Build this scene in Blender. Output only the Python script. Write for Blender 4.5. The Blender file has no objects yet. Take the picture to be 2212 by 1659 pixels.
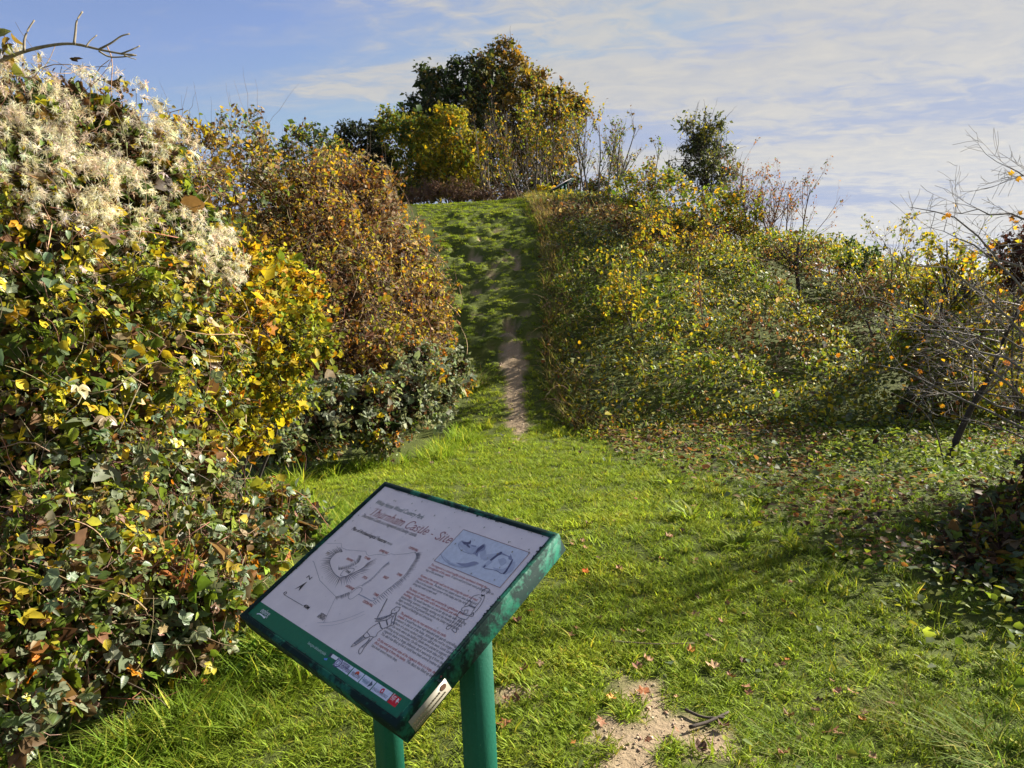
import bpy, math
import numpy as np
from mathutils import Matrix, Vector

# ------------------------------------------------------------------ camera
SC = bpy.context.scene
COL = SC.collection
F2, CX, CY = 1563.5, 1106.0, 829.5           # focal length and centre for a 2212 px wide picture
PITCH, ROLL, CAMZ = math.radians(8.0), math.radians(2.2), 1.6
_t, _a = PITCH, ROLL
_R = np.array([[1, 0, 0], [0, -math.sin(_t), math.cos(_t)], [0, -math.cos(_t), -math.sin(_t)]])
_Q = np.array([[math.cos(_a), -math.sin(_a), 0], [math.sin(_a), math.cos(_a), 0], [0, 0, 1]])
RC = _R @ _Q
CAM = np.array([0, 0, CAMZ])
cd = bpy.data.cameras.new('camera'); cam = bpy.data.objects.new('camera', cd); COL.objects.link(cam)
cd.sensor_width = 36.0; cd.lens = 36.0 * F2 / 2212.0; cd.clip_start = 0.05; cd.clip_end = 60000
_m = Matrix.Identity(4)
for i in range(3):
    _m[i][0] = RC[i, 0]; _m[i][1] = -RC[i, 1]; _m[i][2] = -RC[i, 2]; _m[i][3] = CAM[i]
cam.matrix_world = _m
SC.camera = cam

# ------------------------------------------------------------------ light
SUN_AZ, SUN_EL = math.radians(62.0), math.radians(26.0)      # azimuth to the right of +Y
SUNV = np.array([math.sin(SUN_AZ) * math.cos(SUN_EL), math.cos(SUN_AZ) * math.cos(SUN_EL), math.sin(SUN_EL)])
ld = bpy.data.lights.new('sun', 'SUN'); ld.energy = 5.0; ld.angle = math.radians(0.55); ld.color = (1.0, 0.93, 0.82)
sun = bpy.data.objects.new('sun', ld); COL.objects.link(sun)
sun.rotation_euler = Vector(SUNV).to_track_quat('Z', 'Y').to_euler(); sun.location = (20, 20, 30)

world = bpy.data.worlds.new('World'); SC.world = world; world.use_nodes = True
nt = world.node_tree; nt.nodes.clear()
def N(nt, typ, **kw):
    n = nt.nodes.new(typ)
    for k, v in kw.items():
        if k.startswith('i_'): n.inputs[k[2:].replace('_', ' ')].default_value = v
        else: setattr(n, k, v)
    return n
def mathn(nt, op, a, b=None, clamp=False):
    n = nt.nodes.new('ShaderNodeMath'); n.operation = op; n.use_clamp = clamp
    for i, v in enumerate((a, b)):
        if v is None: continue
        if hasattr(v, 'is_linked'): nt.links.new(v, n.inputs[i])
        else: n.inputs[i].default_value = v
    return n.outputs[0]
def mixc(nt, fac, a, b, blend='MIX'):
    n = nt.nodes.new('ShaderNodeMix'); n.data_type = 'RGBA'; n.blend_type = blend
    for s, v in ((n.inputs[0], fac), (n.inputs[6], a), (n.inputs[7], b)):
        if hasattr(v, 'is_linked'): nt.links.new(v, s)
        elif isinstance(v, (int, float)): s.default_value = v
        else: s.default_value = (*v[:3], 1.0)
    return n.outputs[2]
def ramp(nt, fac, stops):
    n = nt.nodes.new('ShaderNodeValToRGB'); e = n.color_ramp.elements
    while len(e) < len(stops): e.new(0.5)
    for el, (p, c) in zip(e, stops):
        el.position = p; el.color = (c, c, c, 1) if isinstance(c, (int, float)) else (*c, 1)
    nt.links.new(fac, n.inputs[0]); return n.outputs[0]
def noise(nt, vec, scale, detail=4, rough=0.55, dist=0.0):
    n = nt.nodes.new('ShaderNodeTexNoise'); n.inputs['Scale'].default_value = scale
    n.inputs['Detail'].default_value = detail; n.inputs['Roughness'].default_value = rough
    n.inputs['Distortion'].default_value = dist
    if vec is not None: nt.links.new(vec, n.inputs['Vector'])
    return n.outputs[0]
sky = N(nt, 'ShaderNodeTexSky', sky_type='NISHITA', sun_disc=False, sun_elevation=SUN_EL, sun_rotation=SUN_AZ,
        altitude=180.0, air_density=1.0, dust_density=0.15, ozone_density=2.5)
tc = N(nt, 'ShaderNodeTexCoord')
sep = N(nt, 'ShaderNodeSeparateXYZ'); nt.links.new(tc.outputs['Generated'], sep.inputs[0])
zc = mathn(nt, 'ADD', mathn(nt, 'MAXIMUM', sep.outputs[2], 0.0), 0.10)
cu = mathn(nt, 'DIVIDE', sep.outputs[0], zc); cv = mathn(nt, 'DIVIDE', sep.outputs[1], zc)
cmb = N(nt, 'ShaderNodeCombineXYZ'); nt.links.new(cu, cmb.inputs[0]); nt.links.new(cv, cmb.inputs[1])
mp = N(nt, 'ShaderNodeMapping'); mp.inputs['Rotation'].default_value = (0, 0, math.radians(-24)); mp.inputs['Scale'].default_value = (0.34, 1.0, 1.0)
mp.inputs['Location'].default_value = (3.1, 1.3, 0.0)
nt.links.new(cmb.outputs[0], mp.inputs[0])
big = noise(nt, mp.outputs[0], 0.55, 3, 0.5, 0.2)
med = noise(nt, mp.outputs[0], 1.7, 7, 0.62, 0.5)
mp2 = N(nt, 'ShaderNodeMapping'); mp2.inputs['Rotation'].default_value = (0, 0, math.radians(-40)); mp2.inputs['Scale'].default_value = (1.0, 1.6, 1.0)
nt.links.new(cmb.outputs[0], mp2.inputs[0])
fine = noise(nt, mp2.outputs[0], 6.0, 5, 0.6, 0.8)
dens = mathn(nt, 'ADD', mathn(nt, 'MULTIPLY', big, 1.15), mathn(nt, 'MULTIPLY', med, 0.75))
dens = mathn(nt, 'ADD', dens, mathn(nt, 'MULTIPLY', fine, 0.34))
dens = mathn(nt, 'ADD', dens, mathn(nt, 'MULTIPLY', sep.outputs[0], 0.26))      # the cloud bank lies to the east
cover = ramp(nt, mathn(nt, 'SUBTRACT', dens, 0.60), [(0.40, 0.04), (0.53, 0.26), (0.64, 0.88), (0.80, 1.0)])
lum = N(nt, 'ShaderNodeRGBToBW'); nt.links.new(sky.outputs[0], lum.inputs[0])
shade = ramp(nt, fine, [(0.25, (0.86, 0.89, 0.95)), (0.7, (1.08, 1.05, 0.99))])
lumc = mathn(nt, 'MINIMUM', mathn(nt, 'ADD', mathn(nt, 'MULTIPLY', lum.outputs[0], 0.20), 3.2), 4.7)
cl = N(nt, 'ShaderNodeVectorMath', operation='SCALE'); nt.links.new(shade, cl.inputs[0]); nt.links.new(lumc, cl.inputs['Scale'])
veil = mixc(nt, 1.0, mixc(nt, 1.0, sky.outputs[0], (1.12, 0.98, 1.10), 'MULTIPLY'), (2.7, 3.2, 4.5), 'DARKEN')      # high thin veil caps the glare round the sun
skyc = mixc(nt, cover, veil, cl.outputs[0])
bg = N(nt, 'ShaderNodeBackground'); bg.inputs['Strength'].default_value = 0.046
nt.links.new(skyc, bg.inputs['Color'])
wo = N(nt, 'ShaderNodeOutputWorld'); nt.links.new(bg.outputs[0], wo.inputs['Surface'])

SC.view_settings.view_transform = 'Standard'; SC.view_settings.look = 'None'
SC.view_settings.exposure = 1.75; SC.view_settings.gamma = 1.0; SC.view_settings.use_curve_mapping = False
SC.render.engine = 'CYCLES'
SC.cycles.max_bounces = 7; SC.cycles.diffuse_bounces = 3; SC.cycles.glossy_bounces = 2; SC.cycles.transmission_bounces = 4
SC.cycles.volume_bounces = 0; SC.cycles.use_denoising = True

# ------------------------------------------------------------------ helpers
rng = np.random.default_rng(11)
def ray(px, py):
    v = RC @ np.array([(px - CX) / F2, (py - CY) / F2, 1.0]); return v / v[1]
def at(px, py, d): return CAM + ray(px, py) * d           # point on that sight line at distance y = d
def norm(v): return v / np.maximum(np.linalg.norm(v, axis=-1, keepdims=True), 1e-9)
def sstep(a, b, x):
    t = np.clip((x - a) / (b - a), 0, 1); return t * t * (3 - 2 * t)
def _h(ix, iy, iz):
    n = (ix.astype(np.int64) * 374761393 + iy.astype(np.int64) * 668265263 + iz.astype(np.int64) * 2147483647) & 0xffffffff
    n = ((n ^ (n >> 13)) * 1274126177) & 0xffffffff
    n = ((n ^ (n >> 16)) * 2246822519) & 0xffffffff
    return ((n ^ (n >> 15)) & 0xffffff) / float(0xffffff)
def vnoise(x, y, z=0.0):
    x, y, z = np.broadcast_arrays(np.asarray(x, float), np.asarray(y, float), np.asarray(z, float))
    fx, fy, fz = np.floor(x), np.floor(y), np.floor(z)
    tx, ty, tz = x - fx, y - fy, z - fz
    tx, ty, tz = (t * t * (3 - 2 * t) for t in (tx, ty, tz))
    r = 0
    for dx in (0, 1):
        for dy in (0, 1):
            for dz in (0, 1):
                w = (tx if dx else 1 - tx) * (ty if dy else 1 - ty) * (tz if dz else 1 - tz)
                r = r + w * _h(fx + dx, fy + dy, fz + dz)
    return r * 2 - 1
def fbm(x, y, z=0.0, o=3):
    s, a, f = 0, 1.0, 1.0
    for i in range(o):
        s = s + a * vnoise(x * f + 17.3 * i, y * f - 9.1 * i, np.asarray(z) * f + 3.7 * i); a *= 0.5; f *= 2.03
    return s / 1.75

class Acc:
    """collects polygons with a colour per vertex and a material slot per face; build() links ONE mesh object"""
    def __init__(s): s.v = []; s.c = []; s.f = []; s.m = []; s.n = 0
    def add(s, V, faces, col, mi=0):
        # V (n,3); faces: list of (k,m) int arrays; col (n,3)
        s.v.append(np.asarray(V, np.float32)); s.c.append(np.broadcast_to(np.asarray(col, np.float32), (len(V), 3)))
        for F in (faces if isinstance(faces, list) else [faces]):
            F = np.asarray(F, np.int64)
            if len(F): s.f.append(F + s.n); s.m.append(np.full(len(F), mi, np.int32))
        s.n += len(V)
    def mesh(s, name, mats, smooth=False):
        me = bpy.data.meshes.new(name)
        V = np.concatenate(s.v); C = np.concatenate(s.c)
        tot = np.concatenate([np.full(len(F), F.shape[1], np.int32) for F in s.f])
        li = np.concatenate([F.ravel() for F in s.f]).astype(np.int32)
        st = np.concatenate([[0], np.cumsum(tot)[:-1]]).astype(np.int32)
        me.vertices.add(len(V)); me.vertices.foreach_set('co', V.ravel())
        me.loops.add(len(li)); me.loops.foreach_set('vertex_index', li)
        me.polygons.add(len(tot)); me.polygons.foreach_set('loop_start', st); me.polygons.foreach_set('loop_total', tot)
        me.polygons.foreach_set('material_index', np.concatenate(s.m))
        if smooth: me.polygons.foreach_set('use_smooth', np.ones(len(tot), bool))
        at_ = me.color_attributes.new('Col', 'FLOAT_COLOR', 'POINT')
        at_.data.foreach_set('color', np.c_[C, np.ones(len(C), np.float32)].astype(np.float32).ravel())
        for m in (mats if isinstance(mats, (list, tuple)) else [mats]): me.materials.append(m)
        me.update(calc_edges=True); me.validate(clean_customdata=False)
        return me
    def build(s, name, mats, parent=None, smooth=False, kind=None):
        return link(name, s.mesh(name, mats, smooth), parent, kind)
def link(name, me, parent=None, kind=None):
    o = bpy.data.objects.new(name, me); COL.objects.link(o)
    if parent is not None:
        o.parent = parent; o.matrix_parent_inverse = Matrix.Translation(parent.location).inverted()
    if kind: o['kind'] = kind
    return o
def thing(name, label, cat, loc, group=None):
    o = bpy.data.objects.new(name, None); COL.objects.link(o); o.location = [float(q) for q in loc]
    o.empty_display_size = 0.1
    return tag(o, label, cat, group)
def tag(o, label, cat, group=None):
    o['label'] = label; o['category'] = cat
    if group: o['group'] = group
    return o

def tubes(acc, P, R, m=4, col=(0.1, 0.08, 0.06), mi=0):
    """P (n,k,3) centre lines, R (n,k) radii"""
    P = np.asarray(P, float); R = np.asarray(R, float); n, k = P.shape[:2]
    T = norm(np.gradient(P, axis=1))
    up = np.where(np.abs(T[..., 2:3]) > 0.9, np.array([1.0, 0.2, 0.0]), np.array([0.0, 0.1, 1.0]))
    A = norm(np.cross(T, up)); B = np.cross(T, A)
    th = np.arange(m) * 2 * math.pi / m
    V = P[:, :, None] + R[:, :, None, None] * (np.cos(th)[None, None, :, None] * A[:, :, None] + np.sin(th)[None, None, :, None] * B[:, :, None])
    idx = np.arange(n * k * m).reshape(n, k, m)
    a = idx[:, :-1]; b = idx[:, 1:]
    F = np.stack([a, np.roll(a, -1, 2), np.roll(b, -1, 2), b], -1).reshape(-1, 4)
    C = np.broadcast_to(np.asarray(col, float).reshape((-1, 1, 1, 3) if np.ndim(col) == 2 else (1, 1, 1, 3)), V.shape).reshape(-1, 3)
    caps = [F]
    if m >= 4: caps.append(idx[:, -1]); caps.append(idx[:, 0, ::-1])
    acc.add(V.reshape(-1, 3), caps, C, mi)
def scatter(acc, tmpl, pos, Y, Z, size, col, mi=0, wid=1.0):
    """stamp a leaf template (verts x=width y=length z=normal) at every pos"""
    if len(pos) == 0: return
    TV, TF = tmpl
    Y = norm(Y); X = norm(np.cross(Y, Z)); Z = np.cross(X, Y)
    s = np.asarray(size, float).reshape(-1, 1, 1)
    wd = np.asarray(wid, float).reshape(-1, 1, 1)
    V = pos[:, None] + s * (wd * TV[None, :, 0:1] * X[:, None] + TV[None, :, 1:2] * Y[:, None] + TV[None, :, 2:3] * Z[:, None])
    n, k = len(pos), len(TV)
    Fs = [(np.asarray(F)[None] + (np.arange(n) * k)[:, None, None]).reshape(-1, np.asarray(F).shape[1]) for F in TF]
    acc.add(V.reshape(-1, 3), Fs, np.repeat(np.asarray(col), k, 0), mi)
def pick(n, pal, pos=None, freq=2.0, mixn=0.6, seed=0):
    """a colour per leaf from a palette [(weight, rgb)], alike colours gathered in patches"""
    w = np.array([p[0] for p in pal], float); cs = np.array([p[1] for p in pal], float); cum = np.cumsum(w / w.sum())
    u = rng.random(n)
    if pos is not None and mixn > 0:
        q = fbm(pos[:, 0] * freq + seed, pos[:, 1] * freq, pos[:, 2] * freq, 2) + 0.9 * (1 - mixn) * (rng.random(n) - 0.5) * 2
        u = (np.argsort(np.argsort(q)) + 0.5) / n
        sel = rng.random(n) < 0.25; u[sel] = rng.random(sel.sum())
    c = cs[np.searchsorted(cum, u).clip(0, len(cs) - 1)]
    return np.clip(c * np.exp(rng.normal(0, 0.20, (n, 1))) * (1 + rng.normal(0, 0.07, (n, 3))), 0.004, 0.95)

# leaf templates ---------------------------------------------------
def t_kite(w=0.30, fold=0.10, droop=0.12):
    return (np.array([[0, 0, 0], [-w, .34, fold], [-.68 * w, .74, fold * .7 - droop * .45], [0, 1, -droop], [.68 * w, .74, fold * .7 - droop * .45], [w, .34, fold]]), [np.array([[0, 3, 2, 1], [0, 5, 4, 3]])])
def t_oval(w=0.34, fold=0.07, droop=0.16, ser=0.0):
    ts = [0.0, 0.10, 0.28, 0.50, 0.74, 0.90, 1.0]; ws = [0.02, .55, .95, 1.0, .66, .30, 0.0]
    V = []
    for i, (t, q) in enumerate(zip(ts, ws)):
        zz = -droop * t * t
        V += [[-w * q * (1 + ser * (-1) ** i), t, zz + fold * q], [0, t, zz], [w * q * (1 - ser * (-1) ** i), t, zz + fold * q]]
    F = []
    for i in range(len(ts) - 1):
        a = 3 * i; F += [[a, a + 1, a + 4, a + 3], [a + 1, a + 2, a + 5, a + 4]]
    return np.array(V), [np.array(F)]
def t_lobed(lobes=5, depth=0.45, curl=0.12, seed=1):
    r = np.random.default_rng(seed); V = [[0, .42, 0]]; n = lobes * (4 if seed > 7 else 2)
    for i in range(n + 1):
        a = math.radians(-90 + 18 + (360 - 36) * i / n)
        q4 = n / lobes; base = 1 - depth * abs(math.sin(math.pi * (i / q4)))
        q = base * (0.62 - 0.16 * math.cos(a - math.pi / 2 + math.pi)) * r.uniform(.9, 1.08)
        x, y = q * math.cos(a) * 0.85, .42 + q * math.sin(a) * 0.8
        V.append([x, y, curl * (x * x + (y - .42) ** 2) * 3 * r.uniform(.3, 1.4) - 0.05])
    V.append([0, -.15, -.02])
    F = [[0, i, i + 1] for i in range(1, n + 1)]
    return np.array(V), [np.array(F)]
def t_blade(bend=0.35, w=0.03, tw=0.0):
    V = [[-w, 0, 0], [w, 0, 0], [-w * .85, .45, -bend * .18], [w * .85, .45, -bend * .18], [tw, 1, -bend]]
    return np.array(V), [np.array([[0, 1, 3, 2]]), np.array([[2, 3, 4]])]
def t_plume(n, seed):
    """a feathery clematis seed head: curling silky tails from one point"""
    r = np.random.default_rng(seed); V = []; Q = []; T = []
    for i in range(n):
        d = r.normal(size=3); d /= np.linalg.norm(d); d[1] += 0.15
        sd = np.cross(d, r.normal(size=3)); sd /= np.linalg.norm(sd); cu_ = np.cross(sd, d) * r.uniform(.4, 1.3)
        L = r.uniform(.5, 1.0); w = r.uniform(.018, .034); b = len(V)
        for t, q in ((0.08, .35), (.4, 1.0), (.75, .8)):
            p = d * L * t + cu_ * L * t * t * .8 + np.array([0, 0, -.25]) * t * t
            V += [list(p - sd * w * q), list(p + sd * w * q)]
        V.append(list(d * L + cu_ * L * .8 * 1.1 + np.array([0, 0, -.28])))
        Q += [[b, b + 1, b + 3, b + 2], [b + 2, b + 3, b + 5, b + 4]]; T.append([b + 4, b + 5, b + 6])
    return np.array(V), [np.array(Q), np.array(T)]
def t_ovlo(w=0.34, fold=0.10, droop=0.18):
    V = []
    for t, q in ((0.0, .06), (.32, 1.0), (.68, .78), (1.0, 0.0)):
        V += [[-w * q, t, fold * q - droop * t * t], [0, t, -droop * t * t], [w * q, t, fold * q - droop * t * t]]
    F = []
    for i in range(3):
        a = 3 * i; F += [[a, a + 1, a + 4, a + 3], [a + 1, a + 2, a + 5, a + 4]]
    return np.array(V), [np.array(F)]
def t_tri(leaf, angs=(0, 62, -62), sc=(1.0, .8, .8)):
    """a compound leaf: leaflets spread from the end of a stalk"""
    V, F = [], []; n = 0
    for a, q in zip(angs, sc):
        c, s_ = math.cos(math.radians(a)), math.sin(math.radians(a)); L = leaf[0] * q
        V.append(np.c_[L[:, 0] * c + L[:, 1] * s_, -L[:, 0] * s_ + L[:, 1] * c + .25, L[:, 2] + .12 * abs(s_) * (L[:, 1])]); F.append(leaf[1][0] + n); n += len(L)
    return np.concatenate(V), [np.concatenate(F)]
KITE, KITE2, NARROW = t_kite(), t_kite(0.40, 0.14, 0.05), t_kite(0.17, 0.05, 0.2)
OVAL, OVAL2 = t_oval(ser=0.06), t_oval(0.42, 0.10, 0.05, 0.08)
KF = (np.array([[0, 0, 0], [-.32, .45, .1], [.32, .45, .1], [0, 1, -.1]]), [np.array([[0, 3, 1], [0, 2, 3]])]); KFN = (np.array([[0, 0, 0], [-.17, .45, .06], [.17, .45, .06], [0, 1, -.15]]), [np.array([[0, 3, 1], [0, 2, 3]])])
OVLO = t_ovlo(); OVLO2 = t_ovlo(.42, .16, .02); TRI = t_tri(t_kite(.33, .12, .18)); TRI2 = t_tri(t_ovlo(.36, .12, .2))
CURL = t_kite(.14, .30, .5)
LOBED, LOBED2 = t_lobed(5, .45, .12, 3), t_lobed(5, .35, .35, 5)
PLUMES = [t_plume(34, s) for s in range(4)]
def t_plume_lo(n, seed):
    r = np.random.default_rng(seed); V = []; Q = []; T = []
    for i in range(n):
        d = r.normal(size=3); d /= np.linalg.norm(d); sd = np.cross(d, r.normal(size=3)); sd /= np.linalg.norm(sd); cu_ = np.cross(sd, d) * r.uniform(.4, 1.3); L = r.uniform(.5, 1.0); w = r.uniform(.03, .055); b = len(V)
        for t, q in ((0.1, .4), (.55, 1.0)):
            pnt = d * L * t + cu_ * L * t * t * .8 + np.array([0, 0, -.25]) * t * t; V += [list(pnt - sd * w * q), list(pnt + sd * w * q)]
        V.append(list(d * L + cu_ * L * .88 + np.array([0, 0, -.28]))); Q.append([b, b + 1, b + 3, b + 2]); T.append([b + 2, b + 3, b + 4])
    return np.array(V), [np.array(Q), np.array(T)]
PLO = [t_plume_lo(18, 40 + s) for s in range(4)]

# ------------------------------------------------------------------ materials
def mat(name):
    m = bpy.data.materials.new(name); m.use_nodes = True; m.node_tree.nodes.clear(); return m, m.node_tree
def out(nt, sh):
    o = nt.nodes.new('ShaderNodeOutputMaterial'); nt.links.new(sh, o.inputs['Surface'])
def leaf_mat(name, trans=0.35, rough=0.45, spec=0.4, src='VERT', veins=False, tint=(1, 1, 1)):
    m, nt = mat(name)
    if src == 'VERT':
        c = N(nt, 'ShaderNodeAttribute', attribute_name='Col').outputs['Color']
    elif src == 'OBJ':
        c = N(nt, 'ShaderNodeObjectInfo').outputs['Color']
    else:
        a = N(nt, 'ShaderNodeAttribute', attribute_name='Col').outputs['Color']
        b = N(nt, 'ShaderNodeAttribute', attribute_name='tint', attribute_type='INSTANCER').outputs['Color']
        c = mixc(nt, 1.0, a, b, 'MULTIPLY')
    tcn = N(nt, 'ShaderNodeTexCoord')
    nz = noise(nt, tcn.outputs['Object'], 38.0 if src != 'OBJ' else 5.0, 2, 0.6)
    c = mixc(nt, 0.55, c, ramp(nt, nz, [(0.3, 0.62), (0.7, 1.25)]), 'MULTIPLY')
    p = N(nt, 'ShaderNodeBsdfPrincipled'); p.inputs['Roughness'].default_value = rough
    p.inputs['Specular IOR Level'].default_value = spec; nt.links.new(c, p.inputs['Base Color'])
    if veins:
        s = N(nt, 'ShaderNodeSeparateXYZ'); nt.links.new(tcn.outputs['Object'], s.inputs[0])
        ax = mathn(nt, 'ABSOLUTE', s.outputs[0])
        ph = mathn(nt, 'MULTIPLY', mathn(nt, 'SUBTRACT', s.outputs[1], mathn(nt, 'MULTIPLY', ax, 0.8)), 44.0)
        wv = mathn(nt, 'SINE', ph)
        mid = mathn(nt, 'LESS_THAN', ax, 0.018)
        bp = N(nt, 'ShaderNodeBump'); bp.inputs['Strength'].default_value = 0.12; bp.inputs['Distance'].default_value = 0.004
        nt.links.new(wv, bp.inputs['Height']); nt.links.new(bp.outputs[0], p.inputs['Normal'])
        c2 = mixc(nt, mathn(nt, 'MULTIPLY', mid, 0.45), c, (0.45, 0.42, 0.22)); nt.links.new(c2, p.inputs['Base Color'])
    t = N(nt, 'ShaderNodeBsdfTranslucent')
    nt.links.new(mixc(nt, 1.0, c, (1.25, 1.2, 0.75), 'MULTIPLY'), t.inputs['Color'])
    mx = N(nt, 'ShaderNodeMixShader'); mx.inputs[0].default_value = trans
    nt.links.new(p.outputs[0], mx.inputs[1]); nt.links.new(t.outputs[0], mx.inputs[2])
    out(nt, mx.outputs[0]); return m
def plain_mat(name, col, rough=0.6, spec=0.3, var=0.25, scale=30.0, bump=0.0, vert=False):
    m, nt = mat(name); tcn = N(nt, 'ShaderNodeTexCoord')
    nz = noise(nt, tcn.outputs['Object'], scale, 5, 0.6)
    base = N(nt, 'ShaderNodeAttribute', attribute_name='Col').outputs['Color'] if vert else col
    c = mixc(nt, 1.0, base, ramp(nt, nz, [(0.25, 1 - var), (0.75, 1 + var)]), 'MULTIPLY')
    p = N(nt, 'ShaderNodeBsdfPrincipled'); p.inputs['Roughness'].default_value = rough
    p.inputs['Specular IOR Level'].default_value = spec; nt.links.new(c, p.inputs['Base Color'])
    if bump:
        b = N(nt, 'ShaderNodeBump'); b.inputs['Strength'].default_value = 0.6; b.inputs['Distance'].default_value = bump
        nt.links.new(nz, b.inputs['Height']); nt.links.new(b.outputs[0], p.inputs['Normal'])
    out(nt, p.outputs[0]); return m
M_LEAF = leaf_mat('foliage_leaf', 0.42, 0.55, 0.12)
M_GLOSS = leaf_mat('bramble_leaf', 0.36, 0.55, 0.14)
M_WEED = leaf_mat('weed_leaf', 0.40, 0.6, 0.10)
M_BIG = leaf_mat('large_leaf', 0.30, 0.40, 0.45, 'OBJ', True)
M_GRASS = leaf_mat('grass_blade', 0.45, 0.6, 0.08, 'INST')
M_GRASSV = leaf_mat('long_grass', 0.45, 0.6, 0.08)
M_FLUFF = leaf_mat('seed_fluff', 0.45, 0.85, 0.1)
M_FLUFFO = leaf_mat('seed_fluff_single', 0.45, 0.85, 0.1, 'OBJ')
M_DRY = leaf_mat('dry_leaf', 0.15, 0.7, 0.2, 'OBJ', True)
M_BARK = plain_mat('bark', (0.10, 0.08, 0.06), 0.85, 0.2, 0.45, 45.0, 0.004, True)

# ------------------------------------------------------------------ terrain
def crest(x):
    return np.interp(x, [-4000, -300, -60, -25, 1.5, 3, 5, 7.4, 9.7, 12, 16, 25, 60, 200, 1000],
                     [-60, -30, -4, 3.4, 3.75, 3.5, 2.9, 1.9, 1.15, 0.3, -1.5, -6, -25, -70, -110])
def lowland(x, y):
    r = np.hypot(x, y)
    v = -110 * sstep(60, 900, r)
    ridge = 118 * np.exp(-((y - 0.35 * x - 7000) / 1100.0) ** 2) * (0.86 + 0.14 * fbm(x / 1500.0, y / 2500.0, 0, 2))
    return v + ridge * sstep(2000, 5000, r) + 6 * fbm(x / 400.0, y / 400.0, 1, 3) * sstep(200, 1500, r)
PATHC = lambda y: np.interp(y, [8, 10, 12, 14, 17, 20], [0.10, 0.06, -0.02, -0.15, -0.45, -0.9])
XL_Y = [0, 1.5, 2.2, 3.0, 4.3, 5.0, 6.0, 6.8, 7.4, 8.5, 10, 12, 15, 18, 21, 25]
XL_X = [-1.9, -1.75, -1.45, -1.05, -1.0, -1.3, -2.3, -1.9, -0.95, -0.75, -0.6, -0.8, -1.15, -1.75, -2.8, -3.6]
XR_Y = [8.6, 9.5, 11, 13, 15, 17, 19, 21, 23]
XR_X = [0.95, 0.62, 0.5, 0.6, 0.7, 0.72, 0.65, 0.55, 0.6]
def xleft(y): return np.interp(y, XL_Y, XL_X)
def xright(y): return np.interp(y, XR_Y, XR_X)
def hbase(x, y):
    low = -0.35 * sstep(4, 9.5, y) - 0.02 * np.clip(x - 2, 0, 6)
    low = low + np.interp(x, [8, 14, 30, 80, 300], [0, -0.9, -7, -28, -70])
    t = np.clip((y - 9.2) / 10.8, 0, 1); s = 0.5 * t * t * (3 - 2 * t) + 0.5 * t
    top = crest(x) + np.interp(y, [19, 24, 45, 90, 300], [0, 0.32, 0.5, -6, -45])
    z = low + (np.maximum(top, low) - low) * s
    far = sstep(120, 500, np.hypot(x, y))
    return z * (1 - far) + lowland(x, y) * far
def dirt(x, y):
    n = fbm(x * 3.1, y * 2.2, 5, 3)
    c = np.abs(x - PATHC(y))
    w = np.interp(y, [8.3, 9.2, 10, 11, 12.5, 14, 16, 18], [0.08, 0.15, 0.15, 0.18, 0.32, 0.40, 0.42, 0.30]) * (1 + .5 * fbm(x * 1.2 + 4, y * 2.6, 2, 3))
    amp = np.interp(y, [8.2, 8.8, 9.6, 11.3, 12.3, 14, 16, 17.6, 18.6], [0, .62, .9, .9, .50, .34, .26, .16, 0])
    d = amp * np.exp(-(c / w) ** 2) + (0.30 * n + .30 * fbm(x * 11, y * 7, 9, 2)) * (amp > 0)
    steps = 0.26 * np.clip(fbm(x * 3.6, y * 5.0, 14, 2) * 1.6, -1, 1) * sstep(11, 12.5, y) * (amp > 0.02)
    d = d + steps
    pit = fbm(x * 3.6, y * 5.0, 14, 2); d = np.maximum(d, (.27 + .9 * pit + .25 * fbm(x * 9, y * 9, 21, 2)) * sstep(11.2, 12.2, y) * (1 - sstep(17.6, 18.8, y)) * (1 - sstep(.45, .85, c)))
    for (px, py, r, a) in DIRT_SPOTS:
        d = np.maximum(d, a * np.exp(-(((x - px) ** 2 + (y - py) ** 2) / r ** 2)) + 0.75 * fbm(x * 8, y * 8, 2, 3) * (np.hypot(x - px, y - py) < 2.5 * r))
    return sstep(0.42, 0.58, d)
DIRT_SPOTS = []
def height(x, y):
    x = np.asarray(x, float); y = np.asarray(y, float)
    z = hbase(x, y)
    near = 1 - sstep(30, 60, np.hypot(x, y))
    z = z + near * (0.035 * fbm(x * 0.8, y * 0.8, 0, 3) + 0.012 * fbm(x * 4, y * 4, 3, 2))
    # trodden footholds on the climb
    on = sstep(10.6, 12, y) * (1 - sstep(18.2, 19.6, y)) * (1 - sstep(0.75, 1.25, np.abs(x - PATHC(y) - 0.05)))
    z = z + on * (0.03 * np.sin(y * 9.5 + 7.5 * fbm(x * 1.9, y * 0.5, 8, 2)) - 0.16 * np.clip(fbm(x * 3.6, y * 5.0, 14, 2) * 1.8, -.35, 1) + .05 * fbm(x * 8, y * 8, 3, 2))
    return z
def ground_hit(px, py, dmax=60.0):
    r = ray(px, py); d = np.linspace(0.8, dmax, 6000); P = CAM + d[:, None] * r
    b = np.nonzero(P[:, 2] < height(P[:, 0], P[:, 1]))[0]
    return P[b[0]] if len(b) else P[-1]
_g = [ground_hit(*p) for p in ((1392, 1510), (1430, 1600), (1370, 1640), (1470, 1560), (1330, 1565), (1110, 1495))]
DIRT_SPOTS = [(p[0], p[1], r, a) for p, r, a in zip(_g, (.15, .20, .19, .15, .12, .12), (.72, .74, .70, .58, .55, .5))]
def graded(lo, hi, step, far, g=1.22):
    c = list(np.arange(lo, hi, step)); s = step
    while c[-1] < far: s *= g; c.append(c[-1] + s)
    s = step; pre = []
    p = lo
    while p > -far: s *= g; p -= s; pre.append(p)
    return np.array(pre[::-1] + c)
gx = graded(-5, 11, 0.09, 14000); gy = graded(0.5, 24, 0.08, 14000)
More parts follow.
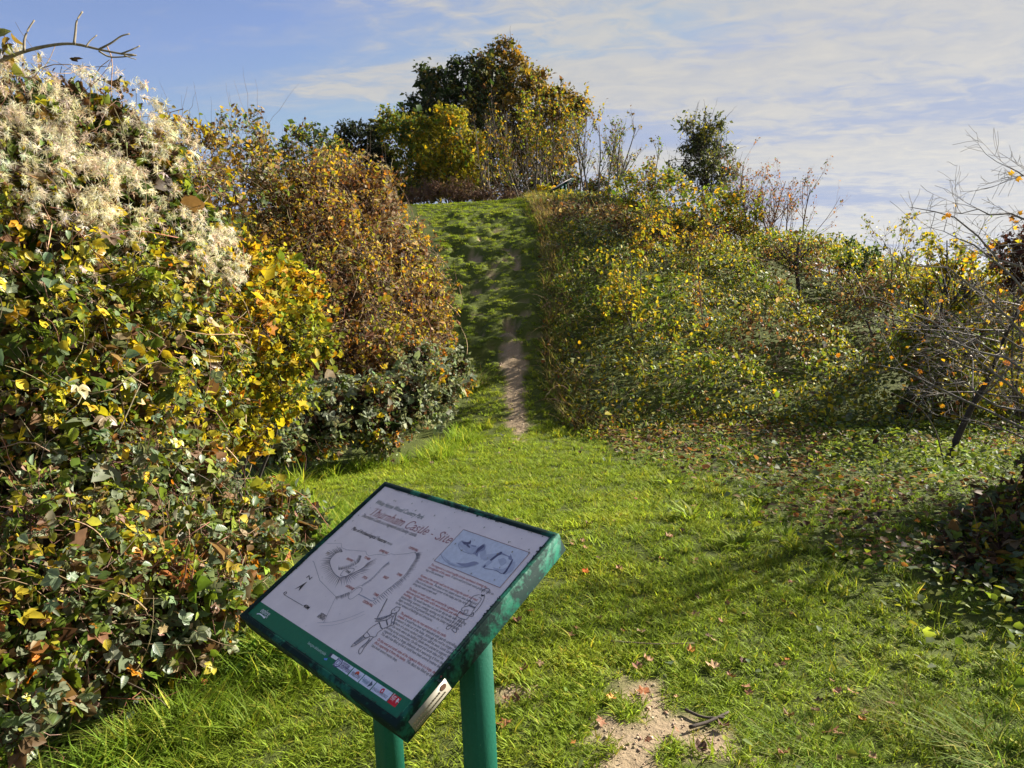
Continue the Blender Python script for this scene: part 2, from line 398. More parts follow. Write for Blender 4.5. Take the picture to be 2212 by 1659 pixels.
GX, GY = np.meshgrid(gx, gy); GZ = height(GX, GY)
ga = Acc(); ni, nj = GX.shape; idx = np.arange(ni * nj).reshape(ni, nj)
dd = dirt(GX.ravel(), GY.ravel())
ga.add(np.c_[GX.ravel(), GY.ravel(), GZ.ravel()], np.stack([idx[:-1, :-1], idx[:-1, 1:], idx[1:, 1:], idx[1:, :-1]], -1).reshape(-1, 4), np.c_[dd, dd, dd])
m, nt = mat('ground_soil_and_turf')
tcn = N(nt, 'ShaderNodeTexCoord'); geo = N(nt, 'ShaderNodeNewGeometry')
att = N(nt, 'ShaderNodeAttribute', attribute_name='Col').outputs['Color']
n1 = noise(nt, geo.outputs['Position'], 9.0, 6, 0.65); n2 = noise(nt, geo.outputs['Position'], 60.0, 4, 0.6); n3 = noise(nt, geo.outputs['Position'], 0.004, 5, 0.6)
soil = mixc(nt, n1, (0.20, 0.145, 0.085), (0.37, 0.285, 0.185)); soil = mixc(nt, 0.5, soil, ramp(nt, n2, [(0.3, 0.55), (0.7, 1.25)]), 'MULTIPLY')
turf = mixc(nt, n1, (0.050, 0.062, 0.014), (0.095, 0.115, 0.026))
farm = mixc(nt, ramp(nt, n3, [(0.42, 0.0), (0.55, 1.0)]), (0.045, 0.065, 0.03), (0.12, 0.16, 0.06))
dist_ = N(nt, 'ShaderNodeVectorMath', operation='LENGTH'); nt.links.new(geo.outputs['Position'], dist_.inputs[0])
farf = mathn(nt, 'MULTIPLY', mathn(nt, 'SUBTRACT', dist_.outputs['Value'], 150.0), 0.004, True)
cc = mixc(nt, att, mixc(nt, farf, turf, farm), soil)
p = N(nt, 'ShaderNodeBsdfPrincipled'); p.inputs['Roughness'].default_value = 0.95; p.inputs['Specular IOR Level'].default_value = 0.1
nt.links.new(cc, p.inputs['Base Color'])
bp = N(nt, 'ShaderNodeBump'); bp.inputs['Strength'].default_value = 0.8; bp.inputs['Distance'].default_value = 0.02
nt.links.new(mathn(nt, 'ADD', n1, mathn(nt, 'MULTIPLY', n2, 0.4)), bp.inputs['Height']); nt.links.new(bp.outputs[0], p.inputs['Normal'])
out(nt, p.outputs[0])
ga.build('ground', m, smooth=True, kind='structure')
# ------------------------------------------------------------------ information board beside the path
BAZ, BTI = math.radians(46.40), math.radians(28.47)
b_r = np.array([math.cos(BAZ), -math.sin(BAZ), 0.0])
b_h = np.array([-math.sin(BAZ), -math.cos(BAZ), 0.0])
b_d = b_h * math.cos(BTI) + np.array([0, 0, -math.sin(BTI)])
b_n = np.cross(b_d, b_r); b_n = b_n if b_n[2] > 0 else -b_n
b_o = np.array([-0.4046, 2.1735, 0.9902]); BW, BH = 0.70, 0.5254
def bp3(u, v, w=0.0):
    u, v, w = np.broadcast_arrays(np.asarray(u, float), np.asarray(v, float), np.asarray(w, float))
    return b_o + u[..., None] * b_r + v[..., None] * b_d + w[..., None] * b_n
def homog(src, dst):
    A = []
    for (x, y), (u, v) in zip(src, dst):
        A += [[x, y, 1, 0, 0, 0, -u * x, -u * y, -u], [0, 0, 0, x, y, 1, -v * x, -v * y, -v]]
    return np.linalg.svd(np.array(A, float))[2][-1].reshape(3, 3)
HZ = homog([(865, 100), (1795, 372), (935, 1388), (108, 800)], [(0, 0), (BW, 0), (BW, BH), (0, BH)])
def zu(pts):                                   # measured picture points -> board plane
    p = np.c_[np.asarray(pts, float).reshape(-1, 2), np.ones(np.asarray(pts).size // 2)] @ HZ.T
    return p[:, :2] / p[:, 2:]
def zoomer(x0, y0, sc):                        # points measured in another enlargement of the same picture
    def f(pts):
        a = np.asarray(pts, float).reshape(-1, 2) * sc + np.array([x0, y0])
        return zu((a - np.array([900, 1850])) / 0.7078)
    return f
z6 = zoomer(1160, 2080, 560 / 2212.); z3 = zoomer(1350, 2250, 600 / 2212.); z2 = zoomer(1640, 2000, 600 / 2212.)
z4 = zoomer(930, 2330, 570 / 2199.); z5 = zoomer(1180, 2520, 600 / 2212.)
class Flat(Acc):
    lay = 0
    def poly(s, uv, w=0.0005, col=(0, 0, 0)):
        uv = np.asarray(uv); Flat.lay += 1; w = w + (Flat.lay % 40) * 2e-6
        s.add(bp3(uv[:, 0], uv[:, 1], w), np.arange(len(uv))[None], col)
    def line(s, uv, wd=0.0008, w=0.0008, col=(0.03, 0.03, 0.03), taper=None):
        uv = np.asarray(uv, float); Flat.lay += 1; w = w + (Flat.lay % 40) * 2e-6
        T = norm(np.gradient(uv, axis=0)); Nn = np.c_[-T[:, 1], T[:, 0]]
        q = np.full(len(uv), wd / 2) if taper is None else np.interp(np.linspace(0, 1, len(uv)), np.linspace(0, 1, len(taper)), taper) / 2
        L = uv + Nn * q[:, None]; Rr = uv - Nn * q[:, None]; n = len(uv)
        V = np.r_[bp3(L[:, 0], L[:, 1], w), bp3(Rr[:, 0], Rr[:, 1], w)]
        i = np.arange(n - 1); s.add(V, np.stack([i, i + n, i + n + 1, i + 1], -1), col)
def smooth_pts(p, k=5):
    p = np.asarray(p, float)
    if len(p) < 3: return p
    t = np.arange(len(p)); q = np.linspace(0, len(p) - 1, (len(p) - 1) * k + 1); o = []
    for c in range(p.shape[1]):
        m_ = np.gradient(p[:, c]); i = np.minimum(q.astype(int), len(p) - 2); f = q - i
        o.append((2 * f**3 - 3 * f**2 + 1) * p[i, c] + (f**3 - 2 * f**2 + f) * m_[i] + (-2 * f**3 + 3 * f**2) * p[i + 1, c] + (f**3 - f**2) * m_[i + 1])
    return np.stack(o, -1)
GREEN = (0.006, 0.115, 0.065)
def frame_mat(name, lo=.50, hi=.60):
    m, nt = mat(name); tcn = N(nt, 'ShaderNodeTexCoord')
    big = noise(nt, tcn.outputs['Object'], 9.0, 4, 0.7, 0.4); fin = noise(nt, tcn.outputs['Object'], 120.0, 4, 0.7)
    st = ramp(nt, mathn(nt, 'ADD', big, mathn(nt, 'MULTIPLY', fin, 0.22)), [(lo, 0.0), (hi, 1.0)])
    c = mixc(nt, fin, (0.008, 0.085, 0.052), (0.016, 0.135, 0.085)); c = mixc(nt, mathn(nt, 'MULTIPLY', st, 0.92), c, (0.006, 0.013, 0.014))
    sp = ramp(nt, noise(nt, tcn.outputs['Object'], 260.0, 2, 0.5), [(0.73, 0.0), (0.76, 1.0)]); c = mixc(nt, mathn(nt, 'MULTIPLY', sp, 0.6), c, (0.22, 0.32, 0.25))
    p = N(nt, 'ShaderNodeBsdfPrincipled'); nt.links.new(c, p.inputs['Base Color'])
    nt.links.new(mathn(nt, 'ADD', mathn(nt, 'MULTIPLY', st, 0.25), 0.58), p.inputs['Roughness']); p.inputs['Specular IOR Level'].default_value = 0.16
    b = N(nt, 'ShaderNodeBump'); b.inputs['Strength'].default_value = 0.35; b.inputs['Distance'].default_value = 0.002
    nt.links.new(mathn(nt, 'ADD', fin, mathn(nt, 'MULTIPLY', st, 0.5)), b.inputs['Height']); nt.links.new(b.outputs[0], p.inputs['Normal'])
    out(nt, p.outputs[0]); return m
M_FRAME = frame_mat('weathered_green_paint'); M_POST = frame_mat('post_green_paint', .80, .90)
M_INK = plain_mat('printed_ink', (0, 0, 0), 0.45, 0.4, 0.12, 90.0, 0, True)
m, nt = mat('faded_printed_sheet'); M_SHEET = m
tcn = N(nt, 'ShaderNodeTexCoord')
n1 = noise(nt, tcn.outputs['Object'], 14.0, 5, 0.65); n2 = noise(nt, tcn.outputs['Object'], 90.0, 3, 0.6); n3 = noise(nt, tcn.outputs['Object'], 55.0, 3, 0.5)
c = mixc(nt, ramp(nt, n1, [(0.35, 0.0), (0.65, 1.0)]), (0.78, 0.67, 0.645), (0.86, 0.745, 0.71))
c = mixc(nt, ramp(nt, n2, [(0.70, 0.0), (0.76, 0.55)]), c, (0.30, 0.28, 0.24))
c = mixc(nt, ramp(nt, n3, [(0.72, 0.0), (0.80, 0.5)]), c, (0.33, 0.31, 0.25))
p = N(nt, 'ShaderNodeBsdfPrincipled'); nt.links.new(c, p.inputs['Base Color']); p.inputs['Roughness'].default_value = 0.38; p.inputs['Specular IOR Level'].default_value = 0.45
out(nt, p.outputs[0])

def board_box(acc, u0, u1, v0, v1, w0, w1, bev=0.004):
    """bevelled box in board axes"""
    def ring(du, w): return bp3(np.array([u0 + du, u1 - du, u1 - du, u0 + du]), np.array([v0 + du, v0 + du, v1 - du, v1 - du]), w)
    V = np.r_[ring(bev, w0), ring(0, w0 + bev), ring(0, w1 - bev), ring(bev, w1)]
    F = []
    for k in range(3):
        for i in range(4): F.append([4 * k + i, 4 * k + (i + 1) % 4, 4 * k + 4 + (i + 1) % 4, 4 * k + 4 + i])
    F += [[3, 2, 1, 0], [12, 13, 14, 15]]
    acc.add(V, np.array(F), (0, .1, .06))
def frame_lip(acc, u0, u1, v0, v1, w0, w1, th):
    """raised rim round the sheet, mitred"""
    def ring(d, w): return bp3(np.array([u0 + d, u1 - d, u1 - d, u0 + d]), np.array([v0 + d, v0 + d, v1 - d, v1 - d]), w)
    V = np.r_[ring(0, w0), ring(0.0, w1 - .002), ring(0.002, w1), ring(th - .002, w1), ring(th, w1 - .002), ring(th, w0)]
    F = []
    for k in range(5):
        for i in range(4): F.append([4 * k + i, 4 * k + (i + 1) % 4, 4 * k + 4 + (i + 1) % 4, 4 * k + 4 + i])
    acc.add(V, np.array(F), (0, .1, .06))

foot = bp3(0.5 * BW, 0.36 * BH); foot[2] = float(height(foot[0], foot[1]))
board = thing('information_board', 'large dark green slanted information board with printed castle plan beside the hedge', 'sign', foot)
LIP = 0.016
a = Acc(); board_box(a, -LIP + .001, BW + LIP - .001, -LIP + .001, BH + LIP - .001, -0.056, -0.0025, 0.005); a.build('casing', M_FRAME, board)
a = Acc(); frame_lip(a, -LIP, BW + LIP, -LIP, BH + LIP, -0.012, 0.005, LIP); a.build('rim', M_FRAME, board)
for u in (0.2, 0.8):
    c0 = bp3(u * BW, 0.35 * BH, -0.0565); hw = 0.031; zb = float(height(c0[0], c0[1])) - 0.12
    a = Acc(); V = []
    for su, sv in ((-1, -1), (1, -1), (1, 1), (-1, 1)):
        for k in (0.86, 1.0): pass
    prof = [(-1, -.93), (-.93, -1), (.93, -1), (1, -.93), (1, .93), (.93, 1), (-.93, 1), (-1, .93)]
    lo = []; hi = []
    for pu, pv in prof:
        q = c0 + b_r * pu * hw + b_h * pv * hw
        t = -np.dot(q - c0, b_n) / b_n[2]
        lo.append([q[0], q[1], zb]); hi.append([q[0], q[1], q[2] + t])
    V = np.array(lo + hi); i = np.arange(8); j = (i + 1) % 8
    a.add(V, [np.stack([i, j, j + 8, i + 8], -1), np.arange(8)[None, ::-1], np.arange(8, 16)[None]], (0, .1, .06))
    a.build('post', M_POST, board)
a = Flat(); a.poly([(0, 0), (BW, 0), (BW, BH), (0, BH)], 0.0, (.7, .65, .63)); sheet = a.build('printed_sheet', M_SHEET, board)
# green band and logo tiles
gl = zu([(182, 737), (1020, 1280)]); gv = gl[:, 1].mean()
a = Flat(); a.poly([(0, gv), (BW, gv), (BW, BH), (0, BH)], 0.0004, (0.004, 0.14, 0.062)); a.build('green_band', M_INK, sheet)
WHITE, RED, GREY, INK = (0.78, 0.78, 0.80), (0.30, 0.045, 0.035), (0.13, 0.13, 0.145), (0.035, 0.035, 0.04)
# lettering -----------------------------------------------------
TXT = []
def text(body, p0, p1, hgt, col, part, shear=0.0, bold=0.0, w=0.0009):
    TXT.append((body, np.asarray(p0, float), np.asarray(p1, float), hgt, col, part, shear, bold, w))
# serif title drawn from pen strokes
GL = {
 'T': (.58, [([(.3, .69), (.3, 0)], 1), ([(.02, .68), (.58, .68)], 0), ([(.18, 0), (.42, 0)], 0), ([(.03, .68), (.01, .56)], 0), ([(.57, .68), (.59, .56)], 0)]),
 'h': (.49, [([(.1, .72), (.1, 0)], 1), ([(.1, .33), (.19, .43), (.30, .44), (.37, .36), (.37, .2), (.37, 0)], 1), ([(.01, 0), (.18, 0)], 0), ([(.29, 0), (.46, 0)], 0), ([(.02, .69), (.1, .72)], 0)]),
 'u': (.49, [([(.1, .44), (.1, .14), (.16, .02), (.26, .02), (.36, .12)], 1), ([(.37, .45), (.37, 0)], 1), ([(.02, .44), (.1, .45)], 0), ([(.29, .44), (.37, .45)], 0), ([(.37, 0), (.45, .02)], 0)]),
 'r': (.35, [([(.1, .45), (.1, 0)], 1), ([(.1, .31), (.18, .42), (.30, .43)], 0.6), ([(.01, 0), (.19, 0)], 0), ([(.02, .44), (.1, .45)], 0)]),
 'n': (.49, [([(.1, .45), (.1, 0)], 1), ([(.1, .33), (.19, .43), (.30, .44), (.37, .36), (.37, .2), (.37, 0)], 1), ([(.01, 0), (.18, 0)], 0), ([(.29, 0), (.46, 0)], 0), ([(.02, .44), (.1, .45)], 0)]),
 'm': (.76, [([(.1, .45), (.1, 0)], 1), ([(.1, .33), (.18, .43), (.28, .44), (.35, .36), (.35, .2), (.35, 0)], 1), ([(.36, .33), (.45, .43), (.55, .44), (.62, .36), (.62, .2), (.62, 0)], 1), ([(.01, 0), (.18, 0)], 0), ([(.27, 0), (.43, 0)], 0), ([(.54, 0), (.71, 0)], 0)]),
 'a': (.44, [([(.08, .35), (.14, .44), (.26, .44), (.33, .36), (.33, .2), (.33, .05), (.41, .01)], .9), ([(.33, .26), (.2, .24), (.08, .17), (.06, .07), (.13, 0), (.23, .01), (.33, .11)], .7)]),
 'C': (.62, [([(.56, .54), (.48, .66), (.34, .70), (.18, .63), (.08, .47), (.06, .30), (.12, .12), (.25, .01), (.40, .01), (.55, .14)], .9), ([(.56, .70), (.56, .52)], 0)]),
 's': (.37, [([(.3, .36), (.23, .44), (.13, .44), (.07, .36), (.12, .27), (.24, .2), (.3, .11), (.24, .02), (.13, 0), (.05, .08)], .8)]),
 't': (.33, [([(.14, .58), (.14, .2), (.15, .06), (.21, .0), (.31, .05)], .9), ([(.02, .43), (.29, .43)], 0)]),
 'l': (.23, [([(.1, .72), (.1, 0)], 1), ([(.01, 0), (.19, 0)], 0), ([(.02, .69), (.1, .72)], 0)]),
 'e': (.42, [([(.08, .25), (.36, .25), (.34, .38), (.24, .45), (.12, .41), (.06, .25), (.1, .08), (.21, .0), (.36, .09)], .75)]),
 '-': (.40, [([(.08, .23), (.3, .23)], .7)]),
 'S': (.52, [([(.42, .56), (.34, .68), (.21, .70), (.1, .62), (.1, .5), (.22, .39), (.36, .3), (.43, .18), (.35, .03), (.2, 0), (.07, .12)], .9), ([(.43, .7), (.43, .54)], 0), ([(.06, .0), (.06, .15)], 0)]),
 'i': (.23, [([(.1, .45), (.1, 0)], 1), ([(.1, .58), (.1, .64)], 1), ([(.01, 0), (.19, 0)], 0), ([(.02, .44), (.1, .45)], 0)]),
 ' ': (.26, [])}
def title(body, p0, p1, capv, acc, col):
    tot = sum(GL[c][0] for c in body); sx = (p1[0] - p0[0]) / tot; sy = capv / 0.7; x = 0.0
    for c in body:
        adv, st = GL[c]
        for pts, k in st:
            q = np.array(pts, float)
            if len(q) > 2: q = smooth_pts(q, 4)
            else: q = np.array([q[0], q[0] * .5 + q[1] * .5, q[1]])
            u = p0[0] + sx * (x + q[:, 0] + 0.22 * q[:, 1] * sy / sx * 1.0); v = p0[1] - sy * q[:, 1]
            acc.line(np.c_[u, v], (0.018 + 0.042 * k) * sy, 0.0009, col)
        x += adv
a = Flat(); tp = zu([(768, 262), (1228, 400)]); title('Thurnham Castle - Site', (tp[0, 0] - .004, tp[:, 1].mean()), (tp[1, 0], tp[:, 1].mean()), 0.0285, a, (0.27, 0.03, 0.035))
a.build('title_lettering', M_INK, sheet)
def zt(body, s, e, hgt, col, part, zf=zu, **k):
    q = zf([s, e]); v = q[:, 1].mean(); text(body, (q[0, 0], v), (q[1, 0], v), hgt, col, part, **k)
zt('White Horse Wood Country Park', (808, 196), (1072, 276), 0.017, (0.07, 0.13, 0.12), 'park_name_lettering', shear=.2)
zt('Thurnham Castle is a ringwork and bailey castle.', (735, 266), (1036, 374), 0.0135, (0.10, 0.10, 0.11), 'subtitle_lettering', shear=.2)
zt('Plan of Archaeological Features', (680, 338), (868, 410), 0.0125, INK, 'plan_heading_lettering', shear=.1, bold=.015)
zt('(SM2003)', (872, 411), (902, 421), 0.006, INK, 'plan_heading_lettering')
BODY = [ # (start of line in enlargement, red words, grey words)
 [((1125, 524), 'The ringwork is a raised roughly circular earthwork forming the', ''),
  ('', 'strongpoint of the castle.', ' A stone wall and tower were probably built on'), ('', '', 'top of the earthwork.')],
 [((1068, 585), 'Remains of the curtain wall can be seen along the south and west', ''), ('', 'sides of the site.', ' The bases of two square towers have been found.'),
  ('', '', 'One is at the south west corner of the bailey and the other halfway'), ('', '', 'along the west curtain wall.')],
 [((1003, 657), 'The bailey, or outer court, was protected by a gatehouse and a', ''), ('', 'defensive curtain wall within which were domestic and other', ''),
  ('', 'buildings.', ' This would have been an area for day-to-day tasks including'), ('', '', 'blacksmithing, butchery, cooking, washing and the keeping of animals.'),
  ('', '', 'Slight variations in the ground level within the bailey may indicate'), ('', '', 'buried remains of buildings and structures.')],
 [((956, 792), 'The gatehouse was the main entrance into the castle', ''), ('', 'complex.', ' It would have been well defended with guards controlling'),
  ('', '', 'movement in and out of the bailey. Although the roof no longer survives,'), ('', '', 'evidence of a stone vaulted ceiling can still be seen. Look carefully'),
  ('', '', "for the marks where the builders' planks were placed to support the"), ('', '', 'arching during construction. On the west and north sides of the'),
  ('', '', 'ringwork there is a large, defensive ditch separating it from the bailey.'), ('', '', 'This ditch has filled up but it could have been several metres deep.')],
 [((828, 938), 'On the west and north sides of the ringwork there is a large, defensive', ''), ('', 'ditch separating it from the bailey.', ' This ditch has filled up but it could'),
  ('', '', 'have been several metres deep.')]]
CW = 0.00335
for par in BODY:
    s = zu([par[0][0]])[0]; v = s[1] + .004; u0 = max(s[0], 0.405)
    for st, rd, gr in par:
        u = u0
        if rd: text(rd, (u, v), (u + CW * len(rd), v), 0.0072, (0.40, 0.05, 0.04), 'paragraph_lettering'); u += CW * len(rd)
        if gr:
            off = CW * (len(gr) - len(gr.lstrip())); text(gr.strip(), (u + off, v), (u + CW * len(gr), v), 0.0072, GREY, 'paragraph_lettering')
        v += 0.0092
LB = (0.36, 0.05, 0.03)
for body, s, e, c in (('DITCH', (475, 405), (525, 420), (.2, .12, .05)), ('RINGWORK', (790, 490), (885, 528), LB), ('TOWER', (1065, 465), (1145, 505), LB),
                      ('QUARRY FACE', (1300, 360), (1430, 405), LB), ('CURTAIN WALL', (1755, 310), (1895, 365), LB), ('TOWER', (775, 680), (840, 710), INK),
                      ('DITCH', (1040, 770), (1100, 797), LB), ('BAILEY', (1360, 765), (1432, 797), LB), ('TOWER', (1570, 720), (1640, 752), LB),
                      ('GATEHOUSE', (780, 908), (893, 962), LB), ('TOWER', (1205, 1030), (1275, 1062), LB), ('CURTAIN WALL', (1045, 1140), (1190, 1225), LB),
                      ("VISITORS'", (375, 1345), (465, 1385), INK), ('ENTRANCE', (340, 1375), (435, 1430), INK)):
    zt(body, s, e, 0.0075, c, 'plan_label_lettering', z6, shear=.15, bold=.02)
zt('N', (430, 604), (452, 612), 0.011, INK, 'plan_label_lettering'); zt('40M', (410, 762), (440, 775), 0.010, INK, 'plan_label_lettering', bold=.02); zt('0', (302, 690), (316, 696), 0.010, INK, 'plan_label_lettering')
zt('kent.gov.uk/countryside', (1070, 790), (1345, 955), 0.0075, (0.55, 0.70, 0.62), 'band_lettering', z4)
zt('explore', (360, 310), (495, 365), 0.016, WHITE, 'band_lettering', z4, shear=.15); zt('kent', (420, 380), (468, 402), 0.007, WHITE, 'band_lettering', z4)
# line drawings ---------------------------------------------------
a = Flat(); G1, G2, G3 = (.10, .10, .12), (.20, .20, .23), (.36, .36, .41)
def ln(zf, pts, wd=.0009, col=G1, k=4): a.line(smooth_pts(zf(pts), k) if k else zf(pts), wd, .0010, col)
def hatch(zf, A, B, n, wd, col, jit=.25):
    A = smooth_pts(zf(A), 12); B = smooth_pts(zf(B), 12)
    for i in range(n):
        t = (i + rng.uniform(-.2, .2)) / max(n - 1, 1); t = min(max(t, 0), 1)
        p = np.array([np.interp(t, np.linspace(0, 1, len(A)), A[:, c]) for c in (0, 1)]); q = np.array([np.interp(t, np.linspace(0, 1, len(B)), B[:, c]) for c in (0, 1)])
        q = p + (q - p) * rng.uniform(1 - jit, 1 + jit)
        a.line(np.array([p, (p + q) / 2, q]), wd, .0008, col, [wd, wd * .7, wd * .15])
ln(z6, [(280, 520), (300, 535), (390, 815), (635, 1065), (445, 1465)], .0009, G2, 0)
ln(z6, [(500, 250), (720, 245), (728, 312), (800, 345), (900, 350), (1000, 360), (1100, 365), (1110, 410), (1150, 435), (1280, 410), (1400, 425), (1490, 400), (1550, 415), (1760, 395), (1860, 370)], .0008, G2, 0)
ln(z6, [(1865, 370), (1880, 450), (1790, 600), (1690, 740), (1500, 900), (1210, 1130)], .0011, G2)
hatch(z6, [(1880, 390), (1880, 470), (1790, 610), (1690, 750), (1500, 905), (1215, 1150)], [(1960, 370), (1950, 440), (1880, 590), (1740, 790), (1560, 960), (1260, 1200)], 54, .0013, (.09, .09, .12))
ln(z6, [(640, 390), (560, 480), (545, 560), (600, 690), (700, 770), (800, 745), (900, 700), (1050, 620), (1130, 540)], .0012, G1)
hatch(z6, [(740, 375), (640, 400), (560, 480), (545, 570), (600, 690), (700, 770)], [(700, 285), (560, 330), (440, 470), (410, 610), (480, 790), (640, 900)], 30, .0017, (.06, .06, .07))
hatch(z6, [(700, 770), (800, 745), (900, 700), (1050, 620), (1130, 545)], [(650, 900), (840, 850), (1000, 740), (1170, 620), (1300, 450)], 22, .0017, (.08, .07, .11))
hatch(z6, [(680, 650), (760, 640), (880, 600), (990, 530), (1030, 440)], [(680, 590), (770, 590), (860, 545), (960, 480), (990, 420)], 30, .0014, G1)
ln(z6, [(710, 720), (760, 660), (870, 625), (920, 640), (880, 700), (780, 750), (710, 740), (710, 720)], .0012, G1)
ln(z6, [(1020, 890), (900, 950), (830, 1050), (835, 1090), (880, 1095), (1000, 1010), (1040, 950), (1020, 925), (960, 935), (870, 1010)], .0012, G2)
ln(z6, [(1460, 520), (1350, 610), (1200, 770), (1030, 890)], .001, G3); hatch(z6, [(1450, 530), (1350, 610), (1200, 770), (1030, 890)], [(1470, 555), (1370, 630), (1220, 790), (1050, 905)], 44, .0009, G2)
hatch(z6, [(640, 1060), (740, 1030), (840, 990)], [(640, 1115), (750, 1095), (845, 1040)], 16, .0013, G1)
ln(z6, [(985, 1025), (1100, 1080), (1200, 1130), (1240, 1100), (1210, 1080)], .0024, G3)
ln(z6, [(350, 1465), (560, 1455), (800, 1400), (1070, 1290)], .0009, G3); ln(z6, [(380, 1515), (600, 1500), (850, 1430), (1090, 1330)], .0007, G3)
ln(zu, [(310, 695), (412, 755)], .0012, INK, 0)
a.poly(zu([(438, 622), (366, 666), (396, 653)]), .0008, INK); a.poly(zu([(438, 622), (398, 653), (390, 675)]), .0009, (.03, .03, .03))
a.build('plan_drawing', M_INK, sheet)
a = Flat()      # soldier with sword and shield, then villager
ln(z3, [(635, 390), (490, 668)], .0024, G1, 0); ln(z3, [(450, 680), (560, 690), (650, 640), (700, 610)], .002, G1); ln(z3, [(455, 720), (560, 712), (640, 690), (720, 640)], .002, G1)
ln(z3, [(690, 605), (700, 560), (770, 510), (825, 520), (800, 570), (745, 605), (690, 605)], .0019, G1, 0); ln(z3, [(735, 558), (752, 560)], .002, G1, 0)
ln(z3, [(770, 590), (725, 770), (640, 800), (580, 825)], .002, G1, 0); ln(z3, [(745, 610), (700, 700), (695, 760)], .0015, G1); ln(z3, [(620, 700), (640, 780)], .003, G1, 0); ln(z3, [(515, 730), (545, 810), (570, 830)], .0024, G1)
ln(z3, [(520, 735), (400, 810), (335, 875), (290, 920), (170, 1020), (105, 1090)], .0016, G1); ln(z3, [(335, 870), (380, 935), (300, 980), (190, 1055), (110, 1090)], .0014, G1); ln(z3, [(380, 935), (460, 945), (500, 880), (570, 835)], .0014, G1)
ln(z3, [(385, 960), (330, 1030), (270, 1080), (220, 1140), (230, 1195), (260, 1170), (310, 1090), (400, 985), (430, 950)], .0016, G1); ln(z3, [(290, 920), (310, 960), (370, 945)], .0014, G1)
hatch(z3, [(280, 935), (150, 1040)], [(330, 960), (180, 1060)], 16, .0012, G2); hatch(z3, [(370, 985), (260, 1090)], [(400, 1000), (300, 1100)], 12, .0012, G2); hatch(z3, [(470, 680), (690, 620)], [(480, 715), (710, 650)], 22, .0014, G2)
ln(z3, [(2010, 300), (2040, 260), (2090, 240), (2125, 250), (2120, 290), (2080, 320)], .0016, G1); ln(z3, [(2010, 330), (2030, 345), (2060, 335)], .0036, INK); ln(z3, [(1985, 330), (1900, 350), (1840, 410), (1760, 500)], .0014, G1)
ln(z3, [(1840, 410), (1860, 450), (1830, 490), (1760, 510), (1720, 540), (1735, 570)], .0014, G1); ln(z3, [(1830, 490), (1900, 515), (1930, 510)], .0018, G1); ln(z3, [(2060, 350), (2040, 420), (1980, 520), (1920, 590)], .0014, G1)
ln(z3, [(1985, 370), (2010, 400), (1960, 470), (1930, 510), (1850, 630)], .0012, G1); ln(z3, [(1700, 570), (1760, 620), (1850, 630), (1900, 590), (1890, 640), (1850, 650)], .0018, G1); ln(z3, [(1700, 575), (1655, 640), (1720, 680), (1790, 690), (1840, 640)], .0014, G1)
ln(z3, [(1765, 555), (1820, 555), (1800, 610), (1755, 600), (1765, 555)], .0016, G1, 0); ln(z3, [(1650, 650), (1560, 780)], .0012, G1, 0); ln(z3, [(1710, 680), (1590, 790)], .0012, G1, 0); ln(z3, [(1730, 690), (1620, 815)], .0012, G1, 0); ln(z3, [(1770, 695), (1650, 830)], .0012, G1, 0)
ln(z3, [(1570, 785), (1520, 790), (1497, 825), (1530, 835), (1575, 800), (1570, 785)], .0014, G1); ln(z3, [(1620, 815), (1580, 840), (1630, 885), (1648, 870), (1648, 830)], .0014, G1)
a.build('figure_drawing', M_INK, sheet, kind='stuff')
a = Flat()      # framed castle sketch
pic = z2([(672, 312), (1655, 640), (1215, 1150), (247, 765)])
a.poly(pic, .0003, (0.60, 0.62, 0.69)); B1, B2, B3 = (.10, .10, .17), (.27, .28, .38), (.44, .46, .55)
for pts, c in (([(380, 700), (520, 800), (700, 830), (880, 780), (880, 820), (700, 860), (500, 830)], B3), ([(560, 790), (700, 850), (880, 800), (830, 770), (700, 800)], B2),
               ([(590, 520), (640, 470), (700, 480), (850, 560), (900, 540), (860, 640), (800, 665), (720, 630)], B3), ([(640, 475), (690, 490), (760, 490), (770, 465), (785, 480), (770, 520), (690, 530)], B1),
               ([(710, 540), (740, 530), (770, 560), (760, 575)], B1), ([(780, 530), (860, 545), (850, 565), (800, 555)], B2), ([(800, 665), (930, 540), (990, 520), (985, 600), (900, 640), (880, 700), (840, 670)], B2), ([(880, 580), (960, 530), (975, 560), (900, 620), (850, 660)], B1),
               ([(905, 640), (990, 600), (1010, 680), (940, 740)], B3), ([(1000, 670), (1170, 655), (1050, 740), (960, 750)], B3), ([(1060, 745), (1200, 640), (1240, 630), (1240, 660), (1180, 690), (1080, 765)], B1), ([(1240, 640), (1350, 690), (1370, 660), (1390, 740), (1340, 735), (1330, 700), (1240, 665)], B2),
               ([(940, 850), (1040, 760), (1100, 770), (1060, 810), (980, 865)], B3), ([(960, 850), (1000, 815), (1000, 840), (975, 862)], B1), ([(1250, 940), (1320, 860), (1390, 740), (1400, 760), (1350, 870), (1280, 950)], B1), ([(1290, 960), (1400, 780), (1440, 790), (1400, 900)], B3),
               ([(1100, 850), (1240, 880), (1320, 850), (1250, 940), (1150, 900)], B3), ([(1180, 740), (1270, 720), (1310, 780), (1230, 830)], B3)):
    a.poly(smooth_pts(np.r_[z2(pts), z2(pts[:1])], 4)[:-1], .0007, c)
ln(z2, [(340, 665), (400, 760), (520, 830), (700, 855), (900, 800)], .0012, B2); ln(z2, [(980, 870), (1150, 900), (1250, 945), (1330, 860), (1395, 745)], .0013, B1); ln(z2, [(600, 520), (620, 590), (700, 640), (800, 668)], .0011, B2)
